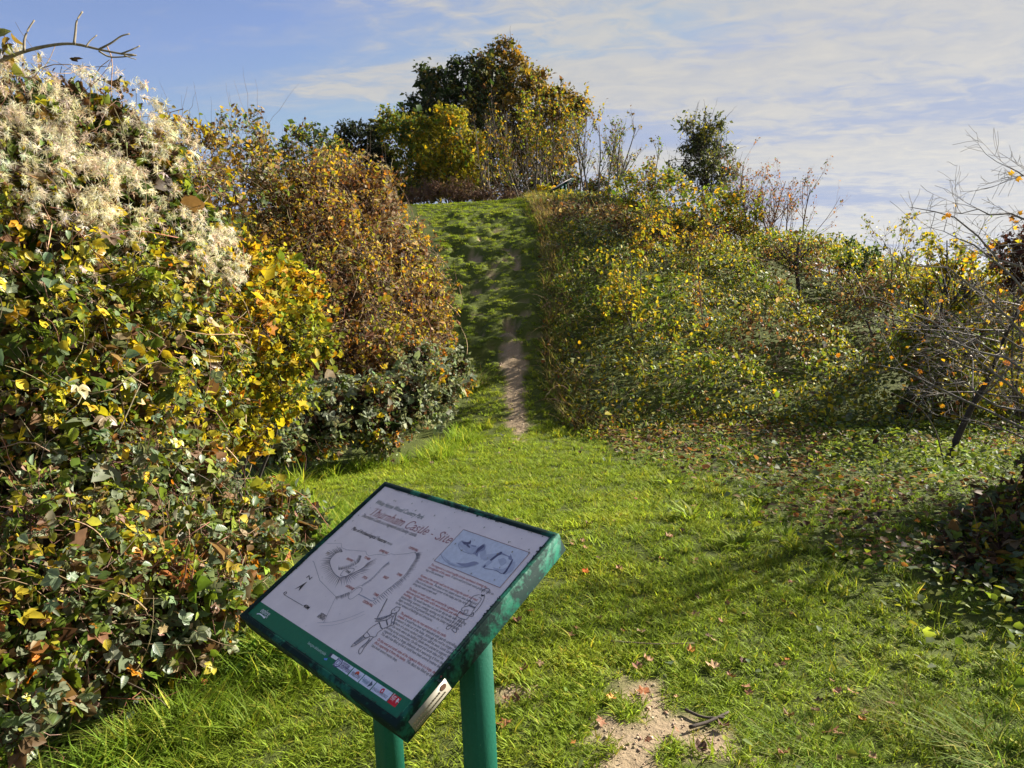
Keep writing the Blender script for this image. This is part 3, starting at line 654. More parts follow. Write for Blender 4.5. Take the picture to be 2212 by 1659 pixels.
ln(z2, [(672, 312), (1655, 640)], .0014, (.27, .13, .11), 0); ln(z2, [(1655, 640), (1215, 1150)], .0014, (.27, .13, .11), 0); ln(z2, [(1215, 1150), (247, 765)], .0014, (.27, .13, .11), 0); ln(z2, [(247, 765), (672, 312)], .0014, (.27, .13, .11), 0)
a.build('castle_picture', M_INK, sheet)
# logo tiles on the band
def tile(pts, col, nm):
    a_ = Flat(); a_.poly(z5(pts), .0006, col); return a_, nm
tiles = []
t1 = Flat(); t1.poly(z5([(475, 195), (555, 250), (520, 290), (440, 240)]), .0006, WHITE); t1.poly(z5([(440, 180), (475, 190), (440, 240), (395, 240)]), .0007, (.03, .05, .07)); t1.poly(z5([(345, 255), (400, 260), (380, 290), (345, 280)]), .0007, (.10, .26, .62)); tiles.append(t1)
t2 = Flat(); t2.poly(z5([(565, 250), (775, 390), (675, 500), (470, 350)]), .0006, (.66, .68, .78))
ang = np.linspace(0, 2 * math.pi, 25); cc_ = z5([(548, 325)])[0]
t2.line(np.c_[cc_[0] + .0105 * np.cos(ang), cc_[1] + .0105 * np.sin(ang)], .003, .0008, (.09, .07, .17)); t2.line(np.c_[cc_[0] + .005 * np.cos(ang), cc_[1] + .006 * np.sin(ang)], .002, .0008, (.12, .10, .20)); tiles.append(t2)
t3 = Flat(); t3.poly(z5([(785, 393), (935, 493), (830, 610), (690, 508)]), .0006, (.66, .68, .78)); t3.poly(z5([(815, 455), (855, 450), (858, 480), (835, 510), (815, 490), (790, 500), (795, 475)]), .0008, (.72, .10, .03)); tiles.append(t3)
t4 = Flat(); t4.poly(z5([(945, 497), (1105, 607), (1000, 722), (843, 612)]), .0006, (.66, .68, .78)); t4.poly(z5([(1045, 590), (1045, 655), (960, 678)]), .0008, (.09, .11, .14)); tiles.append(t4)
t5 = Flat(); t5.poly(z5([(1115, 612), (1350, 770), (1248, 892), (1012, 730)]), .0006, (.66, .68, .78)); q5 = z5([(1190, 710), (1222, 718), (1190, 770), (1158, 755), (1190, 710)]); t5.line(q5, .004, .0008, (.62, .02, .03)); tiles.append(t5)
t6 = Flat(); t6.poly(z5([(1358, 775), (1475, 855), (1375, 982), (1258, 900)]), .0006, (.62, .012, .022)); t6.poly(z5([(1400, 870), (1430, 845), (1440, 870), (1425, 890), (1435, 920), (1405, 895), (1385, 925), (1390, 890)]), .0008, (.85, .7, .7)); tiles.append(t6)
for t in tiles: t.build('logo_tile', M_INK, sheet)
zt('Heritage', (597, 355), (690, 415), .013, (.12, .10, .20), 'logo_lettering', z5, w=.0013); zt('Lottery Fund', (555, 385), (690, 480), .013, (.12, .10, .20), 'logo_lettering', z5, w=.0013)
zt('MAIDSTONE', (727, 495), (838, 572), .010, (.14, .12, .15), 'logo_lettering', z5, w=.0013); zt('Countryside', (895, 565), (990, 632), .007, (.15, .25, .35), 'logo_lettering', z5, w=.0013); zt('Partnership', (893, 600), (965, 650), .007, (.15, .25, .35), 'logo_lettering', z5, w=.0013)
zt('ENGLISH HERITAGE', (1040, 715), (1245, 860), .007, (.2, .2, .26), 'logo_lettering', z5, w=.0013); zt('Kent', (1320, 840), (1375, 875), .012, (.9, .8, .8), 'logo_lettering', z5, w=.0013); zt('County', (1302, 862), (1350, 892), .007, (.9, .7, .7), 'logo_lettering', z5, w=.0013)
a = Flat(); ln(z4, [(325, 335), (370, 335), (410, 365), (440, 400)], .0035, WHITE); a.build('band_swoosh', M_INK, sheet)
# mould and lichen creeping in from the rim (ragged dark flecks along the sheet's edge)
a = Flat()
for e in range(4):
    for k in range(70):
        t = rng.random(); n_ = vnoise(t * 9, e * 3.3); 
        if n_ < -0.05: continue
        s = rng.uniform(.001, .005) * (0.5 + n_); 
        u, v = ((t * BW, rng.uniform(0, .004)), (BW - rng.uniform(0, .004), t * BH), (t * BW, BH - rng.uniform(0, .005)), (rng.uniform(0, .003), t * BH))[e]
        th = np.sort(rng.uniform(0, 2 * math.pi, 6)); rr = s * rng.uniform(.5, 1, 6)
        a.poly(np.clip(np.c_[u + rr * np.cos(th), v + rr * np.sin(th)], 0.0002, [BW - .0002, BH - .0002]), .0014, (.02, .035, .02))
for k in range(60):
    u, v = rng.uniform(.02, BW - .02), abs(rng.normal(0, .12)) + .01
    if v > gv - .01: continue
    s = rng.uniform(.0008, .0022); th = np.linspace(0, 2 * math.pi, 7)[:-1]; rr = s * rng.uniform(.5, 1.2, 6)
    a.poly(np.c_[u + rr * np.cos(th), v + 1.8 * rr * np.sin(th)], .0014, (.28, .26, .20))
a.build('mould_fleck', M_INK, sheet, kind='stuff')
# maker's plate on the right side of the casing
side = lambda v, w: b_o + (BW + LIP + .0012) * b_r + np.asarray(v)[..., None] * b_d + np.asarray(w)[..., None] * b_n
a = Acc(); v_ = np.array([.405, .515, .515, .405]); w_ = np.array([-.012, -.012, -.046, -.046])
V = np.r_[side(v_, w_) - .0015 * b_r, side(v_, w_)]; a.add(V, np.array([[0, 1, 2, 3], [7, 6, 5, 4], [0, 4, 5, 1], [1, 5, 6, 2], [2, 6, 7, 3], [3, 7, 4, 0]]), (.25, .23, .18)); plate = a.build('maker_plate', M_INK, board)
a = Acc()
def sideq(v0, v1, w0, w1, c, dz): a.add(side(np.array([v0, v1, v1, v0]), np.array([w0, w0, w1, w1])) + dz * b_r, np.array([[0, 1, 2, 3]]), c)
for k in range(13): sideq(.508 - .0062 * k, .5045 - .0062 * k, -.024 - .0015 * rng.random(), -.029, (.06, .045, .03), .0006)
for k in range(20): sideq(.510 - .0046 * k, .5072 - .0046 * k, -.036, -.040, (.07, .055, .04), .0006)
th = np.linspace(0, 2 * math.pi, 13)[:-1]; a.add(side(.418 + .008 * np.cos(th), -.024 + .007 * np.sin(th)) + .0007 * b_r, np.arange(12)[None], (.15, .08, .05))
a.build('plate_lettering', M_INK, plate)
# convert the lettering: one mesh per part
tobs = []
for (body, p0, p1, hgt, col, part, shear, bold, w) in TXT:
    c = bpy.data.curves.new('t', 'FONT'); c.body = body; c.size = 1.0; c.shear = shear; c.offset = bold; c.resolution_u = 2; c.fill_mode = 'FRONT'
    o = bpy.data.objects.new('t', c); COL.objects.link(o); tobs.append(o)
bpy.context.view_layer.update(); dg = bpy.context.evaluated_depsgraph_get()
parts = {}
for o, (body, p0, p1, hgt, col, part, shear, bold, w) in zip(tobs, TXT):
    me = o.evaluated_get(dg).to_mesh(); n = len(me.vertices)
    V = np.zeros(n * 3); me.vertices.foreach_get('co', V); V = V.reshape(-1, 3)
    tris = [list(pl.vertices) for pl in me.polygons]; o.evaluated_get(dg).to_mesh_clear()
    sx = (p1[0] - p0[0]) / max(V[:, 0].max() - V[:, 0].min(), 1e-6)
    a = parts.setdefault(part, Flat()); Flat.lay += 1
    by = {}
    for t in tris: by.setdefault(len(t), []).append(t[::-1])
    a.add(bp3(p0[0] + (V[:, 0] - V[:, 0].min()) * sx, p0[1] - V[:, 1] * hgt / 0.72, w + (Flat.lay % 40) * 2e-6), [np.array(q) for q in by.values()], col)
for o in tobs:
    c = o.data; bpy.data.objects.remove(o); bpy.data.curves.remove(c)
for k, a in parts.items(): a.build(k, M_INK, sheet, kind='stuff')
# ------------------------------------------------------------------ plant builders
def blob(px, py, rpx, d, sx=1.0, sz=1.0, sy=1.0):
    r = rpx / F2 * d; return (at(px, py, d), np.array([r * sx, r * sy, r * sz]))
def shell(blobs, n, lump=0.28, inner=0.0, seed=0.0, clip=0.82, freq=2.2, holes=0.0):
    """points near the lumpy surface of a union of ellipsoids; returns pos, outward, blob index"""
    C = np.array([b[0] for b in blobs]); Rr = np.array([b[1] for b in blobs]); w = (Rr.prod(1)) ** (2 / 3.); w /= w.sum()
    P, O, I = [], [], []; got = 0
    for _ in range(12):
        k = rng.choice(len(blobs), n * 2, p=w); d = norm(rng.normal(size=(n * 2, 3)))
        ff = freq / Rr[k].mean(1); q = C[k] + d * Rr[k]
        l = 1 + lump * fbm(q[:, 0] * ff + seed, q[:, 1] * ff, q[:, 2] * ff, 3)
        rad = l * (1 - np.abs(rng.normal(0, 0.10, len(k))))
        if inner > 0:
            s = rng.random(len(k)) < inner; rad[s] *= rng.uniform(.35, .9, s.sum())
        p = C[k] + d * Rr[k] * rad[:, None]
        ok = p[:, 2] > height(p[:, 0], p[:, 1]) + 0.01
        if holes:
            hf = 2.6 / np.median(Rr); hv = fbm(p[:, 0] * hf + 31, p[:, 1] * hf + seed, p[:, 2] * hf, 2); ok &= rng.random(len(k)) < 1 - holes * sstep(.05, -.35, hv)
        if clip < 5:
            for j in range(len(blobs)):
                ok &= (k == j) | (np.linalg.norm((p - C[j]) / Rr[j], axis=1) > clip)
        P.append(p[ok]); O.append(d[ok]); I.append(k[ok]); got += ok.sum()
        if got >= n: break
    return np.concatenate(P)[:n], np.concatenate(O)[:n], np.concatenate(I)[:n]
def twig_leaves(acc, P, O, per, length, size, tmpls, pal, mi=0, up=0.3, seed=0.0, freq=2.0, hang=0.3, spread=0.5, szj=0.25, mixn=0.6, wid=1.0, facing=0.5):
    """leafy twig tips: returns the twig centre lines and stamps the leaves along them"""
    n = len(P); L = length * rng.uniform(.6, 1.3, n)
    D = norm(O + up * np.array([0, 0, 1.0]) + rng.normal(0, .45, (n, 3)))
    base = P - D * L[:, None] * 0.75
    ts = np.linspace(0, 1, 3); side = norm(np.cross(D, rng.normal(size=(n, 3))))
    line = base[:, None] + D[:, None] * (L[:, None] * ts)[..., None] + side[:, None] * (0.12 * L[:, None] * np.sin(ts * 3.0))[..., None]
    line[:, :, 2] -= 0.10 * L[:, None] * ts ** 2
    k = np.repeat(np.arange(n), per); t = rng.uniform(0.15, 1.05, len(k))
    p = base[k] + D[k] * (L[k] * t)[:, None] + rng.normal(0, 1, (len(k), 3)) * (spread * size)
    y = norm(D[k] * 0.5 + rng.normal(0, .75, (len(k), 3)) + np.array([0, 0, -hang]))
    z = norm(np.array([0, 0, 1.0]) * (1 - facing) + O[k] * facing + rng.normal(0, .5, (len(k), 3)))
    s = size * np.exp(rng.normal(0, szj, len(k))); c = pick(len(k), pal, p, freq, mixn, seed)
    ok = p[:, 2] > height(p[:, 0], p[:, 1]) + 0.005
    j = rng.integers(0, len(tmpls), len(k))
    for q, tm in enumerate(tmpls):
        m_ = (j == q) & ok; scatter(acc, tm, p[m_], y[m_], z[m_], s[m_], c[m_], mi, wid)
    return line
def curve_line(p0, p1, k=8, bow=0.15, wig=0.04, up=0.0):
    p0, p1 = np.asarray(p0, float), np.asarray(p1, float); t = np.linspace(0, 1, k); L = np.linalg.norm(p1 - p0)
    s = norm(np.cross(p1 - p0, rng.normal(size=3)))
    P = p0 + (p1 - p0) * t[:, None] + s * (bow * L * np.sin(math.pi * t))[:, None] * rng.uniform(-1, 1)
    P[1:-1] += rng.normal(0, wig * L / k, (k - 2, 3)); P[:, 2] += up * L * np.sin(math.pi * t); return P
BRK = (0.085, 0.068, 0.052); BRK_RED = (0.12, 0.06, 0.045); BRK_GREY = (0.16, 0.14, 0.12); BRK_DARK = (0.045, 0.037, 0.03)
def bush(name, label, cat, blobs, twigs, per, length, size, tmpls, pal, base=None, stems=4, stem_r=0.012, bark=BRK, group=None, lump=0.28, inner=0.12,
         up=0.3, freq=2.0, hang=0.3, mats=None, tree=False, trunk_r=0.1, seed=None, clip=0.82, twig_r=None, bare=0, bare_len=0.5, mixn=0.6, wid=1.0, facing=0.5, szj=0.42, sats=5, holes=0.75):
    C0 = np.array([b[0] for b in blobs]); seed = rng.uniform(0, 50) if seed is None else seed
    sat = []
    for c_, r_ in blobs:                       # smaller clumps that break the outline
        for q in range(sats):
            d_ = norm(rng.normal(size=3) + [0, 0, .35]); f_ = rng.uniform(.28, .52); sat.append((c_ + d_ * r_ * rng.uniform(.85, 1.12), r_ * f_))
    blobs = list(blobs) + sat; C = np.array([b[0] for b in blobs])
    if base is None:
        g = C.mean(0); base = np.array([g[0], g[1], 0])
    base = np.array([base[0], base[1], float(height(base[0], base[1]))])
    if base[1] > 12: tmpls = [KF if t is KITE or t is KITE2 else KFN if t is NARROW else t for t in tmpls]
    root = thing(name, label, cat, base, group)
    a = Acc(); P, O, I = shell(blobs, twigs, lump, inner, seed, clip, holes=holes)
    lines = twig_leaves(a, P, O, per, length, size, tmpls, pal, 0, up, seed, freq, hang, mixn=mixn, wid=wid, facing=facing, szj=szj)
    tr = twig_r if twig_r else max(0.0012, 0.010 * length)
    tubes(a, lines, np.full(lines.shape[:2], tr) * np.array([1.3, 1, .5]), 3, bark, 1)
    # boughs from the blob hearts to their leafy tips
    nb = min(len(P), 9 * len(blobs)); s = rng.choice(len(P), nb, replace=False)
    st = C[I[s]] + rng.normal(0, .12, (nb, 3)) * np.array([b[1].mean() for b in blobs])[I[s]][:, None]
    en = lines[s, 0]; ts = np.linspace(0, 1, 5)[None, :, None]
    bl = st[:, None] + (en - st)[:, None] * ts + rng.normal(0, .025, (nb, 5, 3)) * np.linalg.norm(en - st, axis=1)[:, None, None]
    gz = height(bl[:, :, 0], bl[:, :, 1]); bl[:, :, 2] = np.maximum(bl[:, :, 2], gz + .01)
    tubes(a, bl, np.linspace(2.4, 1.0, 5)[None] * tr * np.ones((nb, 1)), 3, bark, 1)
    if bare:
        s = rng.choice(len(P), bare); L = bare_len * rng.uniform(.5, 1.2, bare); D = norm(O[s] * .5 + np.array([0, 0, .9]) + rng.normal(0, .25, (bare, 3)))
        t5 = np.linspace(0, 1, 6); Q = P[s][:, None] + D[:, None] * (L[:, None] * t5)[..., None] + np.cumsum(rng.normal(0, .025, (bare, 6, 3)), 1) * L[:, None, None]
        tubes(a, Q, tr * 1.1 * np.linspace(1, .35, 6)[None] * np.ones((bare, 1)), 3, bark, 1)
    a.build('crown' if tree else 'foliage', mats or [M_LEAF, M_BARK], root, kind='stuff')
    C = C0; order = np.argsort(C[:, 2])
    if tree:
        tp = C[np.argsort(-C[:, 2])[len(C) // 2]]; mid = base + (tp - base) * 0.55
        t = Acc(); main = curve_line(base - [0, 0, .1], tp, 10, .04, .05); tubes(t, main[None], np.linspace(trunk_r, trunk_r * .3, 10)[None], 8, bark)
        for c in C:
            k = 3 + rng.integers(0, 4); tubes(t, curve_line(main[k], c, 7, .10, .06, .05)[None], np.linspace(trunk_r * .42, trunk_r * .10, 7)[None], 5, bark)
        t.build('trunk', M_BARK, root, smooth=True)
    else:
        for k in range(stems):
            c = C[order[(k * max(1, len(C) // max(stems, 1))) % len(C)]]; q = base + np.r_[rng.normal(0, .12 * np.mean(blobs[0][1]) + .03, 2), 0]; q[2] = height(q[0], q[1]) - .03
            t = Acc(); tubes(t, curve_line(q, c, 8, .10, .06)[None], np.linspace(stem_r, stem_r * .4, 8)[None], 5, bark); t.build('stem', M_BARK, root, smooth=True)
    return root
def grow(P0, D0, L0, R0, levels, K=6, wig=0.12, up=0.1):
    """branching centre lines level by level"""
    res = []
    P0, D0, L0, R0 = (np.asarray(q, float) for q in (P0, D0, L0, R0))
    for li in range(len(levels) + 1):
        n = len(P0); D = norm(D0); pts = [P0]; dcur = D
        u_ = up if np.isscalar(up) else up[li]
        for k in range(K - 1):
            dcur = norm(dcur + rng.normal(0, wig, (n, 3)) + np.array([0, 0, u_])); pts.append(pts[-1] + dcur * (L0 / (K - 1))[:, None])
        line = np.stack(pts, 1); rad = R0[:, None] * np.linspace(1, .38, K)[None]; res.append((line, rad))
        if li == len(levels): break
        nc, ratio, ang, tlo = levels[li]
        par = np.repeat(np.arange(n), nc); t = rng.uniform(tlo, .98, len(par)); x = t * (K - 1); i = np.minimum(x.astype(int), K - 2); f = (x - i)[:, None]
        p = line[par, i] * (1 - f) + line[par, i + 1] * f; T = norm(line[par, i + 1] - line[par, i]); Q = norm(np.cross(T, rng.normal(size=T.shape)))
        a_ = np.radians(ang) * rng.uniform(.6, 1.4, len(par))[:, None]
        P0 = p; D0 = T * np.cos(a_) + Q * np.sin(a_); L0 = L0[par] * ratio * rng.uniform(.6, 1.25, len(par)) * (1.15 - .5 * t); R0 = rad[par, i] * rng.uniform(.45, .62, len(par))
    return res
def bare_shrub(name, label, cat, bases, dirs, lens, r0, levels, bark=BRK, leaves=0, size=0.03, pal=None, tmpls=(KITE,), wig=.12, up=.1, group=None, K=6, mi_mats=None, main='stem', leafat=None, minr=0.0):
    bases = np.asarray(bases, float); root = thing(name, label, cat, [bases[0][0], bases[0][1], float(height(bases[0][0], bases[0][1]))], group)
    if bases[0][1] > 12: tmpls = [KF if t is KITE or t is KITE2 else t for t in tmpls]
    res = grow(bases, dirs, lens, r0, levels, K, wig, up)
    for i in range(len(bases)):
        t = Acc(); tubes(t, res[0][0][i:i + 1], res[0][1][i:i + 1], 7, bark); t.build(main, M_BARK, root, smooth=True)
    a = Acc()
    for li, (l, r) in enumerate(res[1:]): tubes(a, l, np.maximum(r, minr), 4 if li == 0 else 3, bark, 1)
    if leaves:
        l = np.concatenate([q[0] for q in res[-2:]]); k = rng.integers(0, len(l), leaves); j = rng.integers(1, K, leaves); p = l[k, j] + rng.normal(0, .25 * size, (leaves, 3))
        if leafat is not None:
            ok = leafat(p); p = p[ok]
        n = len(p); jt = rng.integers(0, len(tmpls), n); y = norm(rng.normal(0, .8, (n, 3)) + [0, 0, -.4]); z = norm(rng.normal(0, .6, (n, 3)) + [0, 0, 1]); c = pick(n, pal, p, 3.0, .4); s = size * np.exp(rng.normal(0, .25, n))
        for q, tm in enumerate(tmpls):
            m_ = jt == q; scatter(a, tm, p[m_], y[m_], z[m_], s[m_], c[m_], 0)
    a.build('crown', mi_mats or [M_LEAF, M_BARK], root, kind='stuff')
    return root, res

# palettes (base colours)
Y1, Y2, Y3 = (0.50, 0.38, 0.020), (0.38, 0.32, 0.025), (0.46, 0.27, 0.015)
OR, RU, BR, DB = (0.44, 0.17, 0.015), (0.24, 0.10, 0.030), (0.15, 0.085, 0.040), (0.065, 0.040, 0.025)
G1_, G2_, G3_, GD = (0.115, 0.165, 0.022), (0.185, 0.215, 0.025), (0.075, 0.115, 0.030), (0.028, 0.045, 0.018)
GG, GS = (0.13, 0.165, 0.085), (0.19, 0.22, 0.135)
TAN = (0.30, 0.22, 0.12)
# ------------------------------------------------------------------ short turf (stamped tufts), longer margins
tuft_col = bpy.data.collections.new('turf_tufts')
for v in range(8):
    a = Acc(); nb = 34
    th = rng.uniform(0, 2 * math.pi, nb); rr = 0.042 * np.sqrt(rng.random(nb)); pos = np.c_[rr * np.cos(th), rr * np.sin(th), np.zeros(nb) - .004]
    lean = rng.uniform(.25, 1.25, nb) if v < 6 else rng.uniform(.15, .7, nb); dth = rng.uniform(0, 2 * math.pi, nb)
    Y = np.c_[np.cos(dth) * lean, np.sin(dth) * lean, np.ones(nb)]; Z = np.c_[np.cos(dth), np.sin(dth), -lean * .5] * -1
    base = np.array([0.86, 1.0, 0.70]); c = base * np.exp(rng.normal(0, .22, (nb, 1))); dry = rng.random(nb) < .08; c[dry] = c[dry] * np.array([1.6, 1.12, 1.5])
    L = (rng.uniform(.022, .050, nb) if v < 6 else rng.uniform(.07, .14, nb))
    scatter(a, t_blade(.45, .052 if v < 6 else .022), pos, Y, Z, L, c)
    o = bpy.data.objects.new('tuft', a.mesh('tuft', M_GRASS)); tuft_col.objects.link(o)
def weeds_mask(x, y):
    e = np.interp(y, [0, 2.0, 3.0, 4.2, 6.0, 8.0, 9.2], [2.2, 1.95, 1.75, 1.35, 1.2, 0.95, 0.75])
    return sstep(-0.25, 0.5, x - e + 0.35 * fbm(x * 1.3, y * 1.3, 7, 2))
def in_turf(x, y):
    e = np.where(y > 8.6, xright(y), 8.0); edge = 0.12 * fbm(x * 2.5, y * 2.5, 6, 2)
    return (x > xleft(y) - .12 + edge) & (x < e + .1 + edge) & (y < 25.5)
def sample_turf():
    out_ = []
    for y0, y1, x0, x1, dens in ((0.7, 2.2, -2.0, 4.2, 220), (2.2, 3.6, -1.7, 4.4, 620), (3.6, 5.5, -1.6, 5.6, 420), (5.5, 8.0, -2.6, 7.2, 260), (8.0, 11.5, -2.2, 8.0, 150), (11.5, 19, -3.2, 1.3, 120), (19, 25.5, -4.0, 1.3, 110)):
        n = int((y1 - y0) * (x1 - x0) * dens); q = np.c_[rng.uniform(x0, x1, n), rng.uniform(y0, y1, n)]; out_.append(q[in_turf(q[:, 0], q[:, 1])])
    return np.concatenate(out_)
tp = sample_turf(); dv = dirt(tp[:, 0], tp[:, 1]); keep = rng.random(len(tp)) > dv * .97; tp = tp[keep]; dv = dv[keep]
wm = weeds_mask(tp[:, 0], tp[:, 1]); keep = rng.random(len(tp)) > wm * 0.72; tp = tp[keep]; wm = wm[keep]; dv = dv[keep]
marg = np.clip(1 - (tp[:, 0] - xleft(tp[:, 1])) / 0.45, 0, 1) * (tp[:, 1] < 9.5); marg = np.maximum(marg, .55 * np.clip((tp[:, 1] - 24.2), 0, 1))
rm = np.clip(1 - (xright(tp[:, 1]) - tp[:, 0]) / 0.4, 0, 1) * (tp[:, 1] > 8.6)
lump = fbm(tp[:, 0] * 1.7, tp[:, 1] * 1.7, 2, 3)
longp = np.clip(marg * .75 + wm * .35 + rm * .5 + np.clip(lump - .45, 0, 1) * .5, 0, .9)
isl = rng.random(len(tp)) < longp * .55
ti = np.where(isl, rng.integers(6, 8, len(tp)), rng.integers(0, 6, len(tp)))
scl = np.exp(rng.normal(0, .2, len(tp))) * (1 + .25 * lump) * np.interp(tp[:, 1], [2, 6, 10, 12, 20], [.95, 1.2, 1.35, 1.05, 1.3]) * (1 - .45 * dv) * np.where(isl, .75 + .5 * marg, 1.0)
pt = fbm(tp[:, 0] * .9, tp[:, 1] * .9, 9, 3); pt2 = fbm(tp[:, 0] * 3.2, tp[:, 1] * 3.2, 4, 2)
tint = np.array([0.248, 0.292, 0.042]) * np.exp(.16 * pt + .18 * pt2 + rng.normal(0, .12, len(tp)))[:, None]
tint = tint * (1 + np.clip(pt2, 0, 1)[:, None] * np.array([.30, .06, 0])); tint = tint * (1 + (wm * .5)[:, None] * np.array([-.22, -.08, .35])); tint = tint * (1 + dv[:, None] * np.array([.25, .0, .3]))
tint = tint * (1 + (.6 * marg * isl)[:, None] * np.array([-.3, -.05, .1]))
me = bpy.data.meshes.new('grass'); me.vertices.add(len(tp)); me.vertices.foreach_set('co', np.c_[tp, height(tp[:, 0], tp[:, 1])].astype(np.float32).ravel())
def pattr(me, nm, typ, key, val):
    q = me.attributes.new(nm, typ, 'POINT'); q.data.foreach_set(key, np.asarray(val).ravel())
pattr(me, 'rot', 'FLOAT_VECTOR', 'vector', np.c_[rng.normal(0, .12, len(tp)), rng.normal(0, .12, len(tp)), rng.uniform(0, 6.28, len(tp))].astype(np.float32))
pattr(me, 'scl', 'FLOAT', 'value', scl.astype(np.float32)); pattr(me, 'idx', 'INT', 'value', ti.astype(np.int32))
pattr(me, 'tint', 'FLOAT_COLOR', 'color', np.c_[tint, np.ones(len(tp))].astype(np.float32)); me.materials.append(M_GRASS)
grass = link('grass', me, None, 'stuff'); tag(grass, 'short green turf covering the clearing and the trodden climb', 'grass')
ng = bpy.data.node_groups.new('turf', 'GeometryNodeTree'); ng.interface.new_socket('Geometry', in_out='INPUT', socket_type='NodeSocketGeometry'); ng.interface.new_socket('Geometry', in_out='OUTPUT', socket_type='NodeSocketGeometry')
gi = ng.nodes.new('NodeGroupInput'); go = ng.nodes.new('NodeGroupOutput'); ip = ng.nodes.new('GeometryNodeInstanceOnPoints'); ci = ng.nodes.new('GeometryNodeCollectionInfo')
ci.inputs['Collection'].default_value = tuft_col; ci.inputs['Separate Children'].default_value = True; ci.inputs['Reset Children'].default_value = True
def named(nm, typ):
    q = ng.nodes.new('GeometryNodeInputNamedAttribute'); q.data_type = typ; q.inputs['Name'].default_value = nm; return q.outputs['Attribute']
ng.links.new(gi.outputs[0], ip.inputs['Points']); ng.links.new(ci.outputs[0], ip.inputs['Instance']); ip.inputs['Pick Instance'].default_value = True
ng.links.new(named('idx', 'INT'), ip.inputs['Instance Index']); ng.links.new(named('rot', 'FLOAT_VECTOR'), ip.inputs['Rotation']); ng.links.new(named('scl', 'FLOAT'), ip.inputs['Scale'])
ng.links.new(ip.outputs[0], go.inputs[0]); grass.modifiers.new('turf', 'NODES').node_group = ng
# ------------------------------------------------------------------ low leafy weeds over the right of the clearing (uncountable)
a = Acc(); n = 62000
q = np.c_[rng.uniform(-0.2, 8.5, n), 1.2 + 8.6 * rng.random(n) ** 1.15]; wm = weeds_mask(q[:, 0], q[:, 1])
patch = fbm(q[:, 0] * 1.1, q[:, 1] * 1.1, 3, 3); ok = (rng.random(n) < wm * (.55 + .5 * patch) + .012) & (dirt(q[:, 0], q[:, 1]) < .3); q = q[ok]; n = len(q)
brown = sstep(.05, .5, fbm(q[:, 0] * .7 + 3, q[:, 1] * .7, 12, 2) + .6 * sstep(1.5, 2.6, q[:, 0]) * sstep(2.6, 3.2, q[:, 1]) * (1 - sstep(4.6, 5.6, q[:, 1])) + .08)
hh = rng.uniform(.01, .13, n) * (1 + .6 * np.clip(patch[ok] if len(patch) != n else patch, 0, 1)); p = np.c_[q, height(q[:, 0], q[:, 1]) + .012 + hh]
c = pick(n, [(3, G1_), (3, G2_), (2, GG), (1, G3_), (1.5, (.20, .26, .03))], p, 1.5, .4); cb = pick(n, [(3, BR), (2, TAN), (2, DB), (1, RU), (2, GG)], p, 2.5, .3); mk = rng.random(n) < brown * .85; c[mk] = cb[mk]
y = norm(rng.normal(0, 1, (n, 3)) * [1, 1, .35]); z = norm(rng.normal(0, .38, (n, 3)) + [0, 0, 1])
s = np.exp(rng.normal(0, .3, n)) * .029 * np.interp(q[:, 1], [2, 5, 9], [1.0, 1.2, 1.6]); j = rng.integers(0, 3, n)
for k, tm in enumerate((KITE, KITE2, OVLO2)): scatter(a, tm, p[j == k], y[j == k], z[j == k], s[j == k], c[j == k])
w = a.build('weeds', M_WEED, kind='stuff'); tag(w, 'low leafy weeds and dead leaves over the right of the clearing', 'weeds')

# ------------------------------------------------------------------ brambles smothering the bank right of the path (uncountable)
def mounds(x, y, cell, seed, rmin=.75, rmax=1.15):
    best = np.zeros_like(np.asarray(x, float)); ix, iy = np.floor(x / cell), np.floor(y / cell)
    for dx in (-1, 0, 1):
        for dy in (-1, 0, 1):
            jx, jy = ix + dx, iy + dy; s0 = np.full_like(jx, seed)
            cx_ = (jx + .15 + .7 * _h(jx, jy, s0)) * cell; cy_ = (jy + .15 + .7 * _h(jx, jy, s0 + 1)) * cell; r_ = cell * (rmin + (rmax - rmin) * _h(jx, jy, s0 + 2)) * .72
            q = 1 - ((x - cx_) ** 2 + (y - cy_) ** 2) / r_ ** 2; best = np.maximum(best, np.sqrt(np.clip(q, 0, 1)) * (.45 + .55 * _h(jx, jy, s0 + 3)))
    return best
def bramble_h(x, y):
    e = (.25 * sstep(0.0, 0.5, x - xright(y)) + .75 * sstep(0.2, 2.4, x - xright(y))) * sstep(8.4, 9.6, y + .25 * np.clip(x - 5, 0, 6) * 0 + .2 * fbm(x, y, 5, 2))
    wx, wy = x + .35 * fbm(x * .9, y * .9, 11, 2), y + .35 * fbm(x * .9, y * .9, 12, 2)
    b = 0.04 + .85 * mounds(wx, wy, 1.7, 3) + .38 * mounds(wx + 5, wy, .85, 7) + .16 * fbm(x * .5, y * .5, 1, 2) + .06 * fbm(x * 3, y * 3, 2, 2)
    return e * np.clip(b, .03, 1.4) * (1 - .75 * sstep(14.5, 17.5, y) * (1 - sstep(4.5, 6.5, x)))
a = Acc(); ncl = 18000
x = rng.uniform(.3, 17, ncl * 3); y = 8.6 + 12.5 * rng.random(ncl * 3) ** 1.2; ok = (x > xright(y) + .02 + .1 * fbm(x * 2, y * 2, 3, 2)) & (x < 2.5 + y * .78); x, y = x[ok][:ncl], y[ok][:ncl]; ncl = len(x)
bh = bramble_h(x, y); eps = .08
dx = (bramble_h(x + eps, y) + hbase(x + eps, y) - bh - hbase(x, y)) / eps; dy = (bramble_h(x, y + eps) + hbase(x, y + eps) - bh - hbase(x, y)) / eps
nrm = norm(np.c_[-dx, -dy, np.ones(ncl)]); dep = np.abs(rng.normal(0, .15, ncl)); cz = height(x, y) + bh * np.clip(1 - dep, .05, 1.0) + rng.uniform(-.02, .05, ncl)
